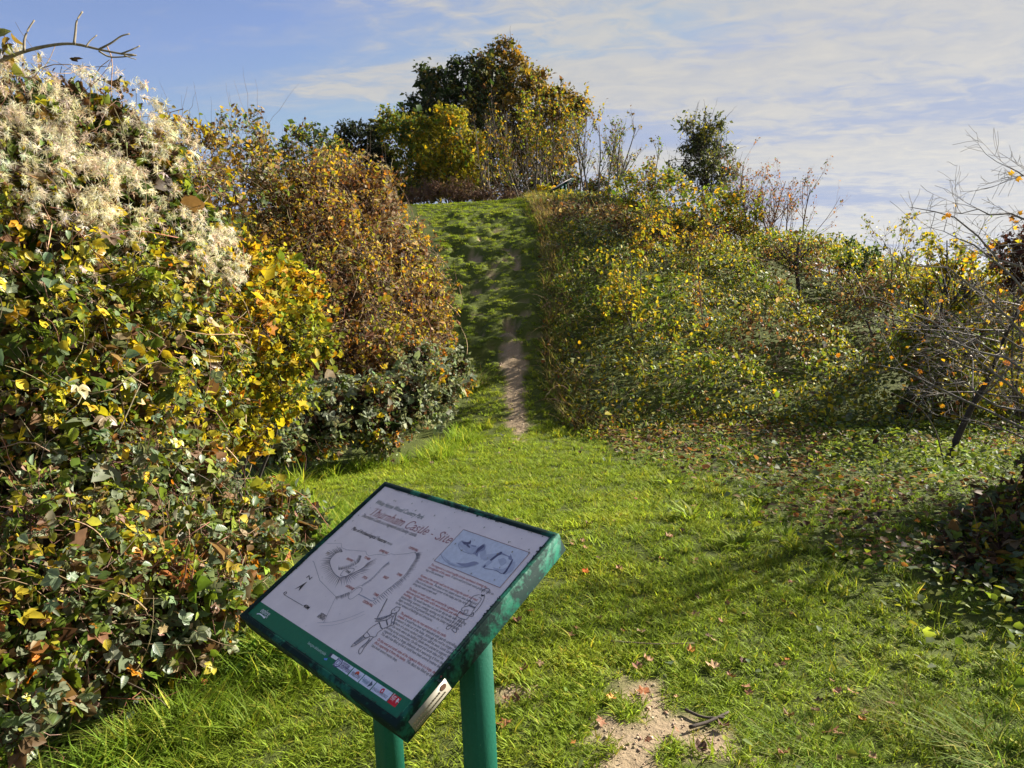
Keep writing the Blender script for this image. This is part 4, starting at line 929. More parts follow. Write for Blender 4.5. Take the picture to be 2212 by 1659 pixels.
P = np.c_[x, y, cz]; per = 5; k = np.repeat(np.arange(ncl), per)
p = P[k] + rng.normal(0, .055, (len(k), 3)); p[:, 2] = np.maximum(p[:, 2], height(p[:, 0], p[:, 1]) + .01)
zn = norm(nrm[k] * .6 + rng.normal(0, .42, (len(k), 3)) + [0, 0, .45]); yd = norm(rng.normal(0, .8, (len(k), 3)) + [0, -.15, -.35])
near_path = np.exp(-np.clip(p[:, 0] - xright(p[:, 1]), 0, 9) / .5)
c = pick(len(k), [(2.2, G1_), (3.0, G2_), (2.0, Y2), (1.0, Y1), (1.6, GG), (.8, GS), (1.0, G3_)], p, .8, .55, 4.0)
cb = pick(len(k), [(3, BR), (2, DB), (2, TAN), (1.5, RU), (2, GG)], p, 2.0, .3)
bro = sstep(.12, .42, fbm(p[:, 0] * .55 + 8, p[:, 1] * .55, 3, 3) + .42 * sstep(13.5, 17, p[:, 1]) * (1 - sstep(4.5, 7, p[:, 0])) + .25 * near_path); mk = rng.random(len(k)) < bro * .8 + .08; c[mk] = cb[mk]
s = np.exp(rng.normal(0, .28, len(k))) * np.interp(p[:, 1], [9, 13, 20], [.054, .062, .078]); j = rng.integers(0, 3, len(k))
j = np.where(p[:, 1] > 13, 3, j)
for t, tm in enumerate((KITE, KITE2, NARROW, KF)): scatter(a, tm, p[j == t], yd[j == t], zn[j == t], s[j == t], c[j == t])
na = 2600; x = rng.uniform(.6, 11, na); y = rng.uniform(9.2, 20, na); ok = (x > xright(y) + .15); x, y = x[ok], y[ok]; na = len(x)     # arching stems
b0 = np.c_[x, y, height(x, y) + bramble_h(x, y) * .5]; th = rng.uniform(0, 6.28, na); L = rng.uniform(.3, .9, na); t6 = np.linspace(0, 1, 6)
Q = b0[:, None] + np.stack([np.cos(th)[:, None] * L[:, None] * t6, np.sin(th)[:, None] * L[:, None] * t6, (L * .9)[:, None] * (t6 - .85 * t6 ** 2)], -1)
tubes(a, Q, np.full((na, 6), .0035) * np.linspace(1, .5, 6), 3, pick(na, [(2, BRK), (2, BRK_RED), (2, TAN)]), 1)
br = a.build('brambles', [M_GLOSS, M_BARK], kind='stuff'); tag(br, 'mass of yellowing brambles covering the bank right of the path', 'brambles')
# dry grass fringe where brambles meet the path and along the brow
a = Acc(); n = 9000
y = rng.uniform(9, 24, n); x = xright(y) + np.abs(rng.normal(0, .28, n)) + .02; k2 = rng.random(n) < .35; x[k2] = rng.uniform(.5, 9, k2.sum()); y[k2] = rng.uniform(17.5, 21.5, k2.sum())
p = np.c_[x, y, height(x, y) + .4 * bramble_h(x, y)]; th = rng.uniform(0, 6.28, n); le = rng.uniform(.1, .7, n)
Y = np.c_[np.cos(th) * le, np.sin(th) * le, np.ones(n)]; scatter(a, t_blade(.5, .016), p, Y, np.c_[-np.cos(th), -np.sin(th), le * .4], rng.uniform(.12, .34, n), pick(n, [(3, (.30, .22, .10)), (2, (.20, .20, .06)), (2, G1_), (1.5, BR)], p, 1.2, .5))
dg_ = a.build('dry_grass', M_GRASSV, kind='stuff'); tag(dg_, 'dry tan grass fringing the brambles along the climb and brow', 'grass')

# ------------------------------------------------------------------ hedge on the left
FL = [(3, (0.70, 0.65, 0.57)), (2, (0.60, 0.55, 0.47)), (1, (0.42, 0.37, 0.30))]
clem_top = [blob(30, 300, 150, 3.7), blob(130, 270, 120, 3.9), blob(230, 300, 110, 4.0), blob(330, 380, 100, 4.1), blob(400, 480, 85, 4.2), blob(440, 570, 70, 4.2), blob(60, 430, 150, 3.5), blob(200, 460, 140, 3.8), blob(320, 540, 120, 4.0)]
clem_mid = [blob(60, 640, 170, 3.3), blob(220, 640, 150, 3.6), blob(360, 680, 130, 3.9), blob(430, 760, 90, 4.1), blob(80, 850, 190, 3.0), blob(260, 860, 160, 3.3), blob(390, 900, 110, 3.8), blob(-60, 500, 220, 3.5), blob(-80, 850, 240, 3.2)]
root = bush('clematis_bush', 'tall hedge bush smothered in fluffy white clematis seed heads and yellow leaves', 'bush', clem_mid, 2300, 7, .17, .029, [OVLO, OVLO2, TRI, TRI, CURL, NARROW], [(2.2, G1_), (2.6, G2_), (3.0, Y2), (2.0, Y1), (1.0, G3_), (1.6, GG), (1.2, BR), (1.0, TAN), (.3, OR)],
            base=(-2.5, 3.7), stems=7, stem_r=.02, lump=.34, inner=.3, freq=3.0, up=.1, hang=.55, mats=[M_GLOSS, M_BARK], bare=50, bare_len=.35, seed=3.0)
a = Acc(); P, O, I = shell(clem_top, 520, .34, .35, 3.0, .8); l_ = twig_leaves(a, P, O, 6, .15, .036, [OVLO, TRI, CURL, NARROW], [(2, G1_), (2, G3_), (1.4, Y2), (.8, Y1), (2, BR), (1.4, DB)], 0, .1, 3.0, 3.0, .5); tubes(a, l_, np.full(l_.shape[:2], .0016), 3, BRK, 1); a.build('foliage', [M_GLOSS, M_BARK], root, kind='stuff')
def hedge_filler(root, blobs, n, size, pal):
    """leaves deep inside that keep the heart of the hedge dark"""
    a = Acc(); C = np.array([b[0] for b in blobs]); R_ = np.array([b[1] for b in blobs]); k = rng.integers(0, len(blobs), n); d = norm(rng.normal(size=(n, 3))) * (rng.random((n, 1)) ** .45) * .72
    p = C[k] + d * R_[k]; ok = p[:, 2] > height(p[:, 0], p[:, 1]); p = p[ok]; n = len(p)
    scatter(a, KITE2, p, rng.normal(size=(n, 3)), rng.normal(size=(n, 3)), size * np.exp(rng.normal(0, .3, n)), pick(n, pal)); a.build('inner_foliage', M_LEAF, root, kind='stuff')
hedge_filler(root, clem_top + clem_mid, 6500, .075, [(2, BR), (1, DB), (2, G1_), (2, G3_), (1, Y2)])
# seed heads: the largest in view singly, the rest as one part
P, O, I = shell(clem_top, 5000, .36, .05, 3.0, .8); up_ok = (O[:, 2] > -.45) & (O @ norm(CAM - P.mean(0)) > -.3); dens_ = fbm(P[:, 0] * 2.6, P[:, 1] * 2.6, P[:, 2] * 2.6, 2); keep = up_ok & (dens_ + rng.normal(0, .12, len(P)) > -.04); P, O = P[keep], O[keep]
P = P + O * .05; cl_ = rng.integers(0, len(P), int(len(P) * 1.5)); P2 = P[cl_] + rng.normal(0, .022, (len(cl_), 3)); O2 = O[cl_]; P = np.r_[P, P2]; O = np.r_[O, O2]
P3, O3, _ = shell(clem_mid[:4] + clem_mid[7:8], 700, .36, 0, 3.0, .8); k3 = (vnoise(P3[:, 0] * 4, P3[:, 1] * 4, P3[:, 2] * 4) > .1); P = np.r_[P, P3[k3] + .02 * O3[k3]]; O = np.r_[O, O3[k3]]
score = (O @ norm(CAM - P.mean(0))) - .55 * P[:, 1]; od = np.argsort(-score); big_i, rest = od[:260], od[260:]
pm = []
for t in PLUMES:
    a = Acc(); a.add(t[0], t[1], (1, 1, 1)); pm.append(a.mesh('seed_head', M_FLUFFO))
def place(name, me, root, pos, Y, Z, s, col):
    o = bpy.data.objects.new(name, me); COL.objects.link(o); Y = Y / np.linalg.norm(Y); X = np.cross(Y, Z); X /= np.linalg.norm(X); Z = np.cross(X, Y)
    M_ = Matrix([[X[0] * s, Y[0] * s, Z[0] * s, pos[0]], [X[1] * s, Y[1] * s, Z[1] * s, pos[1]], [X[2] * s, Y[2] * s, Z[2] * s, pos[2]], [0, 0, 0, 1]])
    if root is not None: o.parent = root; o.matrix_parent_inverse = Matrix.Translation(root.location).inverted()
    o.matrix_basis = M_; o.color = (*[float(q) for q in col], 1.0); return o
fc = pick(len(P), FL, P, 2.0, .5)
for i in big_i: place('seed_head', pm[rng.integers(4)], root, P[i], O[i] + rng.normal(0, .5, 3), np.array([0, 0, 1.0]) + rng.normal(0, .3, 3), .024 * math.exp(rng.normal(0, .2)), fc[i])
a = Acc(); j = rng.integers(0, 4, len(rest))
for t in range(4):
    r_ = rest[j == t]; scatter(a, PLO[t], P[r_], O[r_] + rng.normal(0, .5, (len(r_), 3)), rng.normal(0, .3, (len(r_), 3)) + [0, 0, 1], .025 * np.exp(rng.normal(0, .2, len(r_))), fc[r_])
a.build('seed_fluff', M_FLUFF, root, kind='stuff')
# large single leaves
lm = []
for tm in (t_oval(.36, .16, .25, .07), t_tri(t_oval(.38, .14, .22, .08)), t_oval(.30, .20, .45, .05), t_tri(t_oval(.34, .10, .30, .06), (0, 58, -66), (1, .7, .85)), t_lobed(5, .35, .3, 8)):
    a = Acc(); a.add(tm[0], tm[1], (1, 1, 1)); lm.append(a.mesh('leaf', M_BIG, True))
def big_leaves(root, blobs, n, size, pal, seed, lump=.34, meshes=lm):
    P, O, I = shell(blobs, n * 5, lump, 0, seed, .85); v = norm(CAM - P); P = P + O * .05; f = (O * v).sum(1); sc_ = f - .5 * P[:, 1] + rng.normal(0, .25, len(P)); q = np.argsort(-sc_)[:int(n * 2.2)]; q = rng.choice(q, n, replace=False); c = pick(n, pal, P[q], 3.0, .3)
    for i, k in enumerate(q):
        place('leaf', meshes[rng.integers(len(meshes))], root, P[k], norm(O[k] * .4 + rng.normal(0, .6, 3) + [0, 0, -.6]), norm(O[k] * .6 + v[k] * .2 + rng.normal(0, .35, 3) + [0, 0, .5]), size * math.exp(rng.normal(0, .28)), c[i])
big_leaves(root, clem_mid, 290, .046, [(2.2, (0.20, 0.24, 0.14)), (2.4, Y1), (2, G2_), (2, (0.10, 0.15, 0.07)), (1, Y3), (.9, (.16, .09, .05)), (.6, TAN)], 3.0)
def stray_stems(root, blobs, n, L, r_, cols):
    P, O, I = shell(blobs, n, .3, 0, 3.0, .8); D_ = norm(rng.normal(0, .6, (n, 3)) + O * .35 + [0, 0, .35]); t6 = np.linspace(-.5, .5, 7); ln_ = L * rng.uniform(.5, 1.4, n); sd = norm(np.cross(D_, O + .01))
    Q = P[:, None] + D_[:, None] * (ln_[:, None] * t6)[..., None] + O[:, None] * (.10 * ln_[:, None] * (1 - 4 * t6 ** 2))[..., None] + sd[:, None] * (rng.normal(0, .12, (n, 1)) * ln_[:, None] * np.sin(t6 * 5))[..., None]
    Q[:, :, 2] = np.maximum(Q[:, :, 2], height(Q[:, :, 0], Q[:, :, 1]) + .01)
    a = Acc(); tubes(a, Q, r_ * rng.uniform(.5, 1.3, (n, 1)) * np.linspace(1.1, .6, 7)[None], 3, pick(n, cols)); a.build('bine', M_BARK, root, kind='stuff')
STC = [(2, (.20, .14, .08)), (2, (.30, .22, .13)), (1.4, (.17, .07, .045)), (1, (.08, .06, .045))]
stray_stems(root, clem_mid + clem_top, 420, .42, .0026, STC)
# elder stem that overtops the hedge
eb = np.array([-2.75, 3.45, 0]); eb[2] = height(eb[0], eb[1]) - .03
el = thing('elder_shrub', 'bare elder stem with upturned twigs arching out above the clematis', 'shrub', eb)
ED = 3.45
def px_line(pts, d): return smooth_pts(np.array([at(x_, y_, d + (0.02 * i)) for i, (x_, y_) in enumerate(pts)]), 4)
m0 = np.r_[curve_line(eb, at(-60, 190, ED - .1), 7, .05, .03), px_line([(-30, 150), (0, 133), (50, 112), (110, 98), (160, 95), (215, 107), (262, 116), (290, 118)], ED)]
a = Acc(); tubes(a, m0[None], np.interp(np.arange(len(m0)), [0, 6, len(m0) - 1], [.020, .0095, .0035])[None] * np.where(np.arange(len(m0)) % 7 == 3, 1.12, 1.0), 7, (.20, .17, .12)); a.build('stem', M_BARK, el, smooth=True)
for pts, r_ in (([(52, 110), (53, 85), (62, 62), (74, 44)], .006), ([(160, 96), (163, 70), (166, 45), (178, 25)], .006), ([(185, 102), (195, 88), (209, 76)], .004), ([(213, 107), (240, 93), (262, 78), (280, 73)], .005), ([(262, 116), (285, 107), (302, 99)], .004), ([(213, 110), (235, 122), (262, 123), (295, 119)], .0045), ([(268, 119), (280, 124), (294, 128)], .003)):
    L_ = px_line(pts, ED + .02); a = Acc(); rr = np.linspace(r_, r_ * .55, len(L_)); rr[-1] = r_ * .75; tubes(a, L_[None], rr[None], 6, (.19, .16, .115)); a.build('twig', M_BARK, el, smooth=True)
for pts in ((5, 90), (18, 84), (26, 100), (8, 118), (22, 70), (34, 96), (2, 105), (14, 128), (30, 140), (-6, 80), (-10, 100)):
    place('leaf', lm[0], el, at(pts[0] + rng.uniform(-6, 6), pts[1], ED + .03), norm(rng.normal(0, .6, 3) + [0, 0, -.7]), norm(rng.normal(0, .5, 3) + [0, -1, .3]), .07, (0.26, 0.17, 0.03) if rng.random() < .6 else (.16, .17, .03))
# bramble at the foot of the near hedge
bf = [blob(60, 1080, 190, 2.9), blob(230, 1090, 170, 3.1), blob(400, 1060, 120, 3.6), blob(120, 1290, 200, 2.55), blob(330, 1270, 160, 2.9), blob(500, 1180, 100, 3.5), blob(590, 1120, 70, 4.0), blob(640, 1130, 50, 4.2), blob(470, 1300, 90, 3.05), blob(60, 1480, 110, 2.35), blob(240, 1440, 90, 2.6), blob(400, 1390, 70, 2.8), blob(-80, 1200, 230, 2.7)]
brm = bush('bramble_bush', 'grey green bramble tangle sprawling at the foot of the clematis bush beside the information board', 'bush', bf, 2200, 7, .14, .028, [TRI2, TRI, TRI, OVLO2, CURL, NARROW], [(3, GG), (2.6, GS), (2.4, G1_), (1.2, G2_), (1.0, BR), (1.0, TAN), (1.0, Y2), (.6, RU), (.2, OR)],
           base=(-1.75, 3.1), stems=5, stem_r=.007, bark=BRK_RED, lump=.4, inner=.35, freq=3.5, up=.15, hang=.35, mats=[M_GLOSS, M_BARK], seed=7.0, bare=70, bare_len=.3)
stray_stems(brm, bf, 420, .32, .0022, STC)
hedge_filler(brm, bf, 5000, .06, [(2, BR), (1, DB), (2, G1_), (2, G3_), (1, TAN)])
big_leaves(brm, bf, 290, .040, [(3, (0.17, 0.215, 0.12)), (2, (.11, .16, .075)), (1.5, G2_), (.8, Y2), (.8, (.22, .12, .08)), (.4, OR), (.7, TAN)], 7.0, .4)
for k in range(9):       # arching canes
    b0 = np.array([rng.uniform(-2.0, -1.35), rng.uniform(2.5, 3.9), 0]); b0[2] = height(b0[0], b0[1]) + .1; e0 = b0 + np.array([rng.uniform(.1, .55), rng.uniform(-.5, .3), rng.uniform(.2, .7)])
    a = Acc(); tubes(a, curve_line(b0, e0, 9, .15, .05, .18)[None], np.linspace(.0045, .0018, 9)[None], 5, (.22, .10, .07)); a.build('cane', M_BARK, brm, smooth=True)
# yellowing field maple
fm = [blob(540, 600, 75, 5.4), blob(600, 640, 80, 5.6), blob(540, 720, 95, 5.2), blob(610, 740, 85, 5.3), blob(560, 820, 80, 5.1), blob(490, 800, 70, 4.9), blob(470, 880, 60, 4.7), blob(520, 910, 50, 4.8), blob(640, 690, 55, 5.5), blob(505, 560, 55, 5.2), blob(480, 955, 45, 4.9), blob(540, 955, 38, 5.1)]
bush('maple_bush', 'yellow green field maple bush between the clematis and the russet thicket', 'bush', fm, 1000, 7, .20, .040, [LOBED, LOBED2, KITE2], [(2.5, G2_), (2, Y2), (2.4, Y1), (1.5, G1_), (1.2, Y3), (.6, OR), (.5, BR)], base=(-2.1, 5.4), stems=4, stem_r=.014, lump=.35, inner=.2, freq=2.4, up=.2, hang=.3, bark=BRK_DARK)
# twiggy tall shrubs behind
tw = [blob(400, 330, 60, 8.6), blob(450, 360, 70, 8.8), blob(520, 320, 55, 9.2), blob(545, 380, 70, 9.0), blob(480, 450, 90, 8.4), blob(570, 460, 80, 8.8), blob(430, 540, 100, 8.0), blob(560, 540, 80, 8.4), blob(540, 265, 28, 9.3), blob(400, 285, 28, 8.7), blob(620, 430, 60, 9.4)]
bush('dogwood_shrub', 'tall straggly shrub with thin upright twigs and sparse yellow leaves rising behind the clematis', 'shrub', tw, 1500, 6, .22, .042, [KITE, KITE2], [(2, Y2), (1.5, Y3), (2.2, BR), (1.2, G1_), (1, TAN), (1, (0.34, .30, .22)), (1, GG)], base=(-3.2, 8.8), stems=6, stem_r=.012, bark=(.15, .10, .065), lump=.45, inner=.25, up=.9, bare=160, bare_len=.55)
# russet thicket
ru = [blob(640, 440, 75, 9.2), blob(700, 410, 75, 9.6), blob(770, 420, 85, 10.2), blob(820, 440, 55, 10.6), blob(700, 520, 110, 9.0), blob(800, 540, 105, 9.8), blob(880, 560, 70, 10.6), blob(680, 640, 120, 8.3), blob(780, 650, 120, 8.9), blob(880, 660, 85, 9.9), blob(930, 640, 55, 10.8), blob(940, 700, 50, 10.6), blob(760, 760, 110, 8.3), blob(860, 770, 100, 8.9), blob(920, 780, 60, 9.4), blob(650, 750, 100, 7.8), blob(600, 560, 90, 8.6)]
rt = bush('hawthorn_thicket', 'dense russet and golden hawthorn thicket left of the climb', 'bush', ru, 2700, 8, .26, .034, [KITE, KITE2], [(1.0, RU), (2.4, BR), (2.0, Y3), (2.4, Y2), (.4, OR), (3.2, TAN), (1.4, G2_), (.6, DB)], base=(-2.0, 8.8), stems=7, stem_r=.016, bark=(.11, .075, .05), lump=.5, inner=.22, freq=1.3, up=.45, bare=240, bare_len=.5)
stray_stems(rt, ru, 380, .6, .0035, STC)
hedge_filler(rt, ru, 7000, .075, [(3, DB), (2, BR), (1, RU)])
P, O, I = shell(ru[:6], 700, .32, 0, 5.0); a = Acc(); f = fbm(P[:, 0] * 1.6, P[:, 1] * 1.6, P[:, 2] * 1.6, 2) > .0; P, O = P[f] + O[f] * .03, O[f]
scatter(a, PLO[1], P, O, rng.normal(0, .3, (len(P), 3)) + [0, 0, 1], .034 * np.exp(rng.normal(0, .2, len(P))), pick(len(P), [(2, (.50, .43, .34)), (2, (.38, .31, .24))])); a.build('seed_fluff', M_FLUFF, rt, kind='stuff')
bb = [blob(560, 930, 60, 6.6), blob(640, 920, 70, 6.7), blob(720, 910, 70, 6.9), blob(800, 890, 75, 7.2), blob(880, 870, 75, 7.6), blob(940, 840, 60, 8.1), blob(900, 790, 60, 8.2), blob(975, 800, 45, 8.9), blob(600, 960, 50, 6.4), blob(830, 920, 55, 7.2)]
b2 = bush('bramble_bush', 'silvery green bramble bank along the foot of the russet thicket', 'bush', bb, 1500, 6, .13, .036, [TRI, KITE, OVLO2], [(4, (.24, .27, .17)), (3, GS), (1.6, G1_), (1, GG), (.8, BR), (.5, Y1), (.25, OR)], base=(-1.7, 7.4), stems=4, stem_r=.006, bark=BRK_RED, lump=.38, inner=.3, freq=2.5, hang=.35, mats=[M_GLOSS, M_BARK], bare=40, bare_len=.35)
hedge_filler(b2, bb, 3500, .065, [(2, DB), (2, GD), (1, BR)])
# ------------------------------------------------------------------ trees and shrubs on the mound
OKP = [(2.2, (.20, .125, .020)), (2, (.26, .15, .018)), (2, (.14, .12, .022)), (1.2, (.09, .10, .022)), (1, BR)]
IVY = [(3, (.030, .048, .016)), (2, (.045, .065, .020)), (1, (.07, .085, .022)), (.7, (.14, .11, .02))]
D = 36.0
bush('ivy_clad_tree', 'dark ivy-clad tree, the left half of the tall clump on the mound', 'tree', [blob(985, 190, 52, D), blob(950, 235, 48, D - 1), blob(1010, 250, 60, D - 1), blob(1040, 180, 48, D), blob(900, 245, 28, D), blob(930, 180, 26, D), blob(1000, 320, 70, D - 1), blob(920, 300, 45, D), blob(875, 250, 16, D), blob(1000, 150, 25, D)],
     1500, 10, .6, .16, [KITE2, KITE], IVY, base=at(1000, 430, D)[:2], tree=True, trunk_r=.28, lump=.45, inner=.25, up=.2, bark=BRK_DARK, clip=.9, twig_r=.012)
bush('oak_tree', 'tall oak with golden brown leaves, the right half of the clump on the mound', 'tree', [blob(1090, 165, 48, D + 1), blob(1135, 190, 48, D + 1), blob(1075, 230, 60, D), blob(1150, 250, 58, D), blob(1200, 235, 38, D), blob(1235, 250, 28, D), blob(1110, 310, 70, D), blob(1185, 310, 55, D), blob(1060, 140, 22, D + 1), blob(1110, 138, 20, D + 1), blob(1215, 205, 20, D)],
     1600, 9, .65, .15, [LOBED, KITE2, KITE], OKP, base=at(1120, 430, D)[:2], tree=True, trunk_r=.30, lump=.5, inner=.2, up=.3, bark=BRK_DARK, clip=.9, twig_r=.013, bare=60, bare_len=.7)
bush('hawthorn_bush', 'dark hawthorn bush with thin leafy shoots on top, at the left end of the mound', 'bush', [blob(640, 330, 45, 22), blob(690, 320, 42, 22.5), blob(650, 390, 60, 22), blob(600, 370, 45, 21.5), blob(700, 390, 55, 22)], 800, 8, .3, .085, [KITE, KITE2], [(2, GD), (2, G3_), (1.5, G1_), (1, Y2), (1, BR)], stems=4, stem_r=.03, lump=.45, bare=60, bare_len=.6, up=.6, bark=BRK_DARK)
bush('ivy_bush', 'rounded almost black evergreen bush on the mound left of the yellow hazels', 'bush', [blob(770, 330, 50, 24), blob(745, 370, 48, 24), blob(800, 375, 50, 24), blob(770, 410, 50, 24), blob(775, 295, 28, 24)], 900, 9, .25, .095, [KITE2], [(3, (.022, .030, .014)), (1, (.04, .05, .02)), (.5, (.06, .045, .03))], stems=3, stem_r=.04, lump=.3, bark=BRK_DARK, bare=30, bare_len=.4)
HZP = [(2.5, (.20, .20, .022)), (2, (.27, .22, .02)), (2, G1_), (1, G3_), (.7, Y3)]
bush('hazel_bush', 'green hazel bush on the mound beside the dark evergreen bush', 'bush', [blob(860, 300, 45, 25), blob(850, 350, 55, 24.8), blob(900, 360, 60, 24.8), blob(870, 400, 60, 24.5), blob(840, 275, 24, 25), blob(905, 290, 35, 25)], 1000, 9, .32, .095, [KITE2, KITE], HZP + [(2, G3_)], stems=5, stem_r=.03, lump=.4, up=.7, bark=BRK_DARK, bare=40)
bush('hazel_bush', 'yellow hazel bush standing before the dark ivy-clad tree', 'bush', [blob(970, 275, 36, 24.6), blob(985, 310, 45, 24.6), blob(950, 320, 42, 24.4), blob(990, 360, 45, 24.4), blob(955, 370, 50, 24.2), blob(955, 250, 18, 24.6)], 900, 9, .32, .095, [KITE2, KITE], [(3, (.32, .27, .02)), (2, (.22, .21, .022)), (1.5, G1_), (1, Y3)], stems=5, stem_r=.03, lump=.4, up=.7, bark=BRK_DARK, bare=30)
hp = [blob(925, 415, 30, 23.3, 1.2, .7), blob(975, 410, 32, 23.5, 1.3, .7), blob(1030, 418, 26, 23.7, 1.4, .6), blob(1090, 425, 20, 23.8, 1.5, .6), blob(890, 425, 18, 23.0)]
bush('bracken_heap', 'low heap of brown dead bramble and bracken behind the grass on the brow', 'heap', hp, 900, 4, .35, .05, [NARROW, KITE], [(3, (.17, .10, .07)), (2, (.11, .07, .05)), (1, TAN), (1, DB)], stems=2, stem_r=.01, bark=(.17, .10, .075), lump=.5, inner=.3, bare=160, bare_len=.45)
bush('scrub_thicket', 'dark low scrub filling the gap beneath the hazels and the oak on the mound', 'bush', [blob(870, 400, 34, 26), blob(930, 395, 36, 26.5), blob(990, 400, 36, 26.5), blob(1050, 400, 34, 27), blob(1110, 405, 32, 27), blob(1170, 400, 32, 27), blob(1230, 400, 30, 27), blob(1290, 410, 26, 27)], 1500, 7, .4, .09, [KITE, KITE2], [(2, GD), (2, BR), (2, DB), (1.5, G3_), (1, Y2)], stems=8, stem_r=.03, lump=.45, inner=.3, up=.5, bark=BRK_DARK, bare=160, bare_len=.7)
# grey twiggy shrub under the oak
def fan(px0, px1, py, d, n, spread=.35):
    b = np.array([ground_hit_xy(x_, d) for x_ in np.linspace(px0, px1, n) + rng.normal(0, 4, n)]); dr = np.c_[rng.normal(0, spread, n), rng.normal(0, spread * .6, n), np.ones(n)]; return b, dr
def ground_hit_xy(px, d):
    p = at(px, 600, d + rng.uniform(-.6, .6)); return np.array([p[0], p[1], float(height(p[0], p[1])) - .03])
b, dr = fan(1060, 1190, 0, 25, 9, .4)
bare_shrub('twiggy_shrub', 'wide grey shrub of bare upright twigs under the oak on the mound', 'shrub', b, dr, rng.uniform(2.0, 2.9, 9), np.full(9, .035), [(7, .62, 32, .15), (6, .55, 34, .15), (4, .5, 36, .1)], (.12, .10, .085), 900, .075, [(2, Y2), (2, BR), (1, G1_), (1, Y3)], (KITE,), .10, .10)
b, dr = fan(1130, 1260, 0, 23.5, 6, .25)
bare_shrub('leafy_thin_shrub', 'thin shrub with golden and green leaves right behind the small distant board', 'shrub', b, dr, rng.uniform(2.2, 3.1, 6), np.full(6, .028), [(7, .5, 30, .2), (5, .5, 34, .15)], (.10, .085, .065), 2600, .085, [(2, Y2), (2, G1_), (2, Y3), (1, BR), (1, G2_)], (KITE, KITE2), .08, .12)
for i, (px, top, lab) in enumerate(((1285, 255, 'slender whip of a tree, nearest the small distant board, with a few brown leaves'), (1325, 262, 'slender bare tree with pale whippy shoots, second from the small distant board'), (1365, 285, 'slender bare tree with fine shoots, third from the small distant board'), (1410, 330, 'shorter slender tree with scattered leaves, fourth from the small distant board'))):
    b, dr = fan(px - 12, px + 12, 0, 22.5, 3, .16); h_ = (ground_hit_xy(px, 22.5)[2]); ht = at(px, top, 22.5)[2] - h_
    bare_shrub('whip_tree', lab, 'tree', b, dr, ht * rng.uniform(.75, 1.0, 3), np.full(3, .03), [(9, .38, 26, .2), (5, .5, 28, .15)], (.15, .13, .11), 420, .075, [(2, BR), (2, G1_), (1, Y2), (1, GG)], (KITE,), .05, .08, 'slender trees beside the distant board', main='trunk')
WIL = [(2, (.085, .10, .04)), (2, (.06, .08, .03)), (2, (.12, .13, .045)), (1, Y2)]
bush('willow_tree', 'rounded grey green tree with a feathery top on the right brow of the mound', 'tree', [blob(1500, 300, 38, 21), blob(1545, 310, 40, 21), blob(1520, 345, 50, 21), blob(1560, 360, 38, 21), blob(1485, 350, 36, 21), blob(1520, 395, 50, 20.6), blob(1515, 272, 22, 21)], 420, 8, .42, .085, [NARROW, KITE], WIL, base=at(1530, 460, 20.6)[:2], tree=True, trunk_r=.07, lump=.5, inner=.1, up=.7, bark=BRK_DARK, bare=110, bare_len=.5, clip=0.0, twig_r=.006)
b, dr = fan(1600, 1720, 0, 18.5, 8, .3)
bare_shrub('russet_shrub', 'russet bare-twigged shrub on the brow right of the grey green tree', 'shrub', b, dr, rng.uniform(1.5, 2.1, 8), np.full(8, .025), [(7, .6, 30, .15), (5, .55, 32, .1), (3, .5, 34, .1)], (.15, .085, .06), 1600, .055, [(3, (.24, .10, .04)), (2, BR), (1, G1_), (1, OR)], (KITE,), .09, .10)
bush('hawthorn_bush', 'mixed green and yellow hawthorn bush on the brow, below the feathery grey green tree', 'bush', [blob(1400, 400, 42, 17.5), blob(1450, 420, 45, 17), blob(1380, 450, 45, 16.5), blob(1440, 480, 45, 16), blob(1500, 460, 45, 16.5), blob(1560, 440, 45, 17.5), blob(1350, 410, 32, 18), blob(1610, 450, 40, 17.5)], 800, 8, .24, .062, [KITE, KITE2], [(2.4, G1_), (2, G2_), (1.6, Y2), (1.4, Y3), (1.2, BR), (1.5, G3_)], stems=6, stem_r=.02, lump=.5, inner=.15, up=.5, bark=BRK_DARK, bare=120, bare_len=.5, clip=0.0)
bush('golden_bush', 'golden leaved thin bush rising from the brambles below the hawthorn on the brow', 'bush', [blob(1400, 470, 28, 14.5), blob(1430, 500, 30, 14), blob(1490, 520, 35, 13.6), blob(1540, 500, 28, 13.8), blob(1385, 520, 25, 13.6)], 190, 5, .22, .060, [KITE2, KITE], [(2, Y3), (2, Y2), (2, G2_), (1.4, BR)], stems=4, stem_r=.012, lump=.5, up=.5, bark=BRK, bare=50, bare_len=.5, clip=0.0)
bush('yellow_bush', 'bright yellow bush at the left foot of the small distant board', 'bush', [blob(1165, 430, 18, 23.2), blob(1185, 425, 20, 23.2), blob(1205, 432, 15, 23.2)], 200, 9, .16, .07, [KITE2], [(3, Y1), (1, Y3), (1, G2_)], stems=2, lump=.4)
b, dr = fan(1720, 1728, 0, 14.8, 1, .1); dr = np.array([[.28, 0, 1]])
bare_shrub('bare_tree', 'small bare dark tree with forked branches standing on the right brow', 'tree', b, dr, [1.25], [.05], [(7, .75, 42, .3), (6, .55, 36, .2), (5, .5, 34, .15)], (.055, .045, .038), 160, .05, [(2, Y2), (1, G2_), (1, OR)], (KITE,), .14, .04, main='trunk')
b, dr = fan(1810, 1880, 0, 15.5, 10, .22)
bare_shrub('privet_shrub', 'dark green shrub of upright leafy shoots against the sky on the right brow', 'shrub', b, dr, rng.uniform(.75, 1.25, 10), np.full(10, .014), [(6, .4, 24, .3)], BRK_DARK, 1100, .085, [(3, (.035, .062, .026)), (2, (.055, .085, .035)), (1, G3_)], (KITE, KITE2), .06, .1)
b, dr = fan(1895, 2010, 0, 13.0, 8, .35)
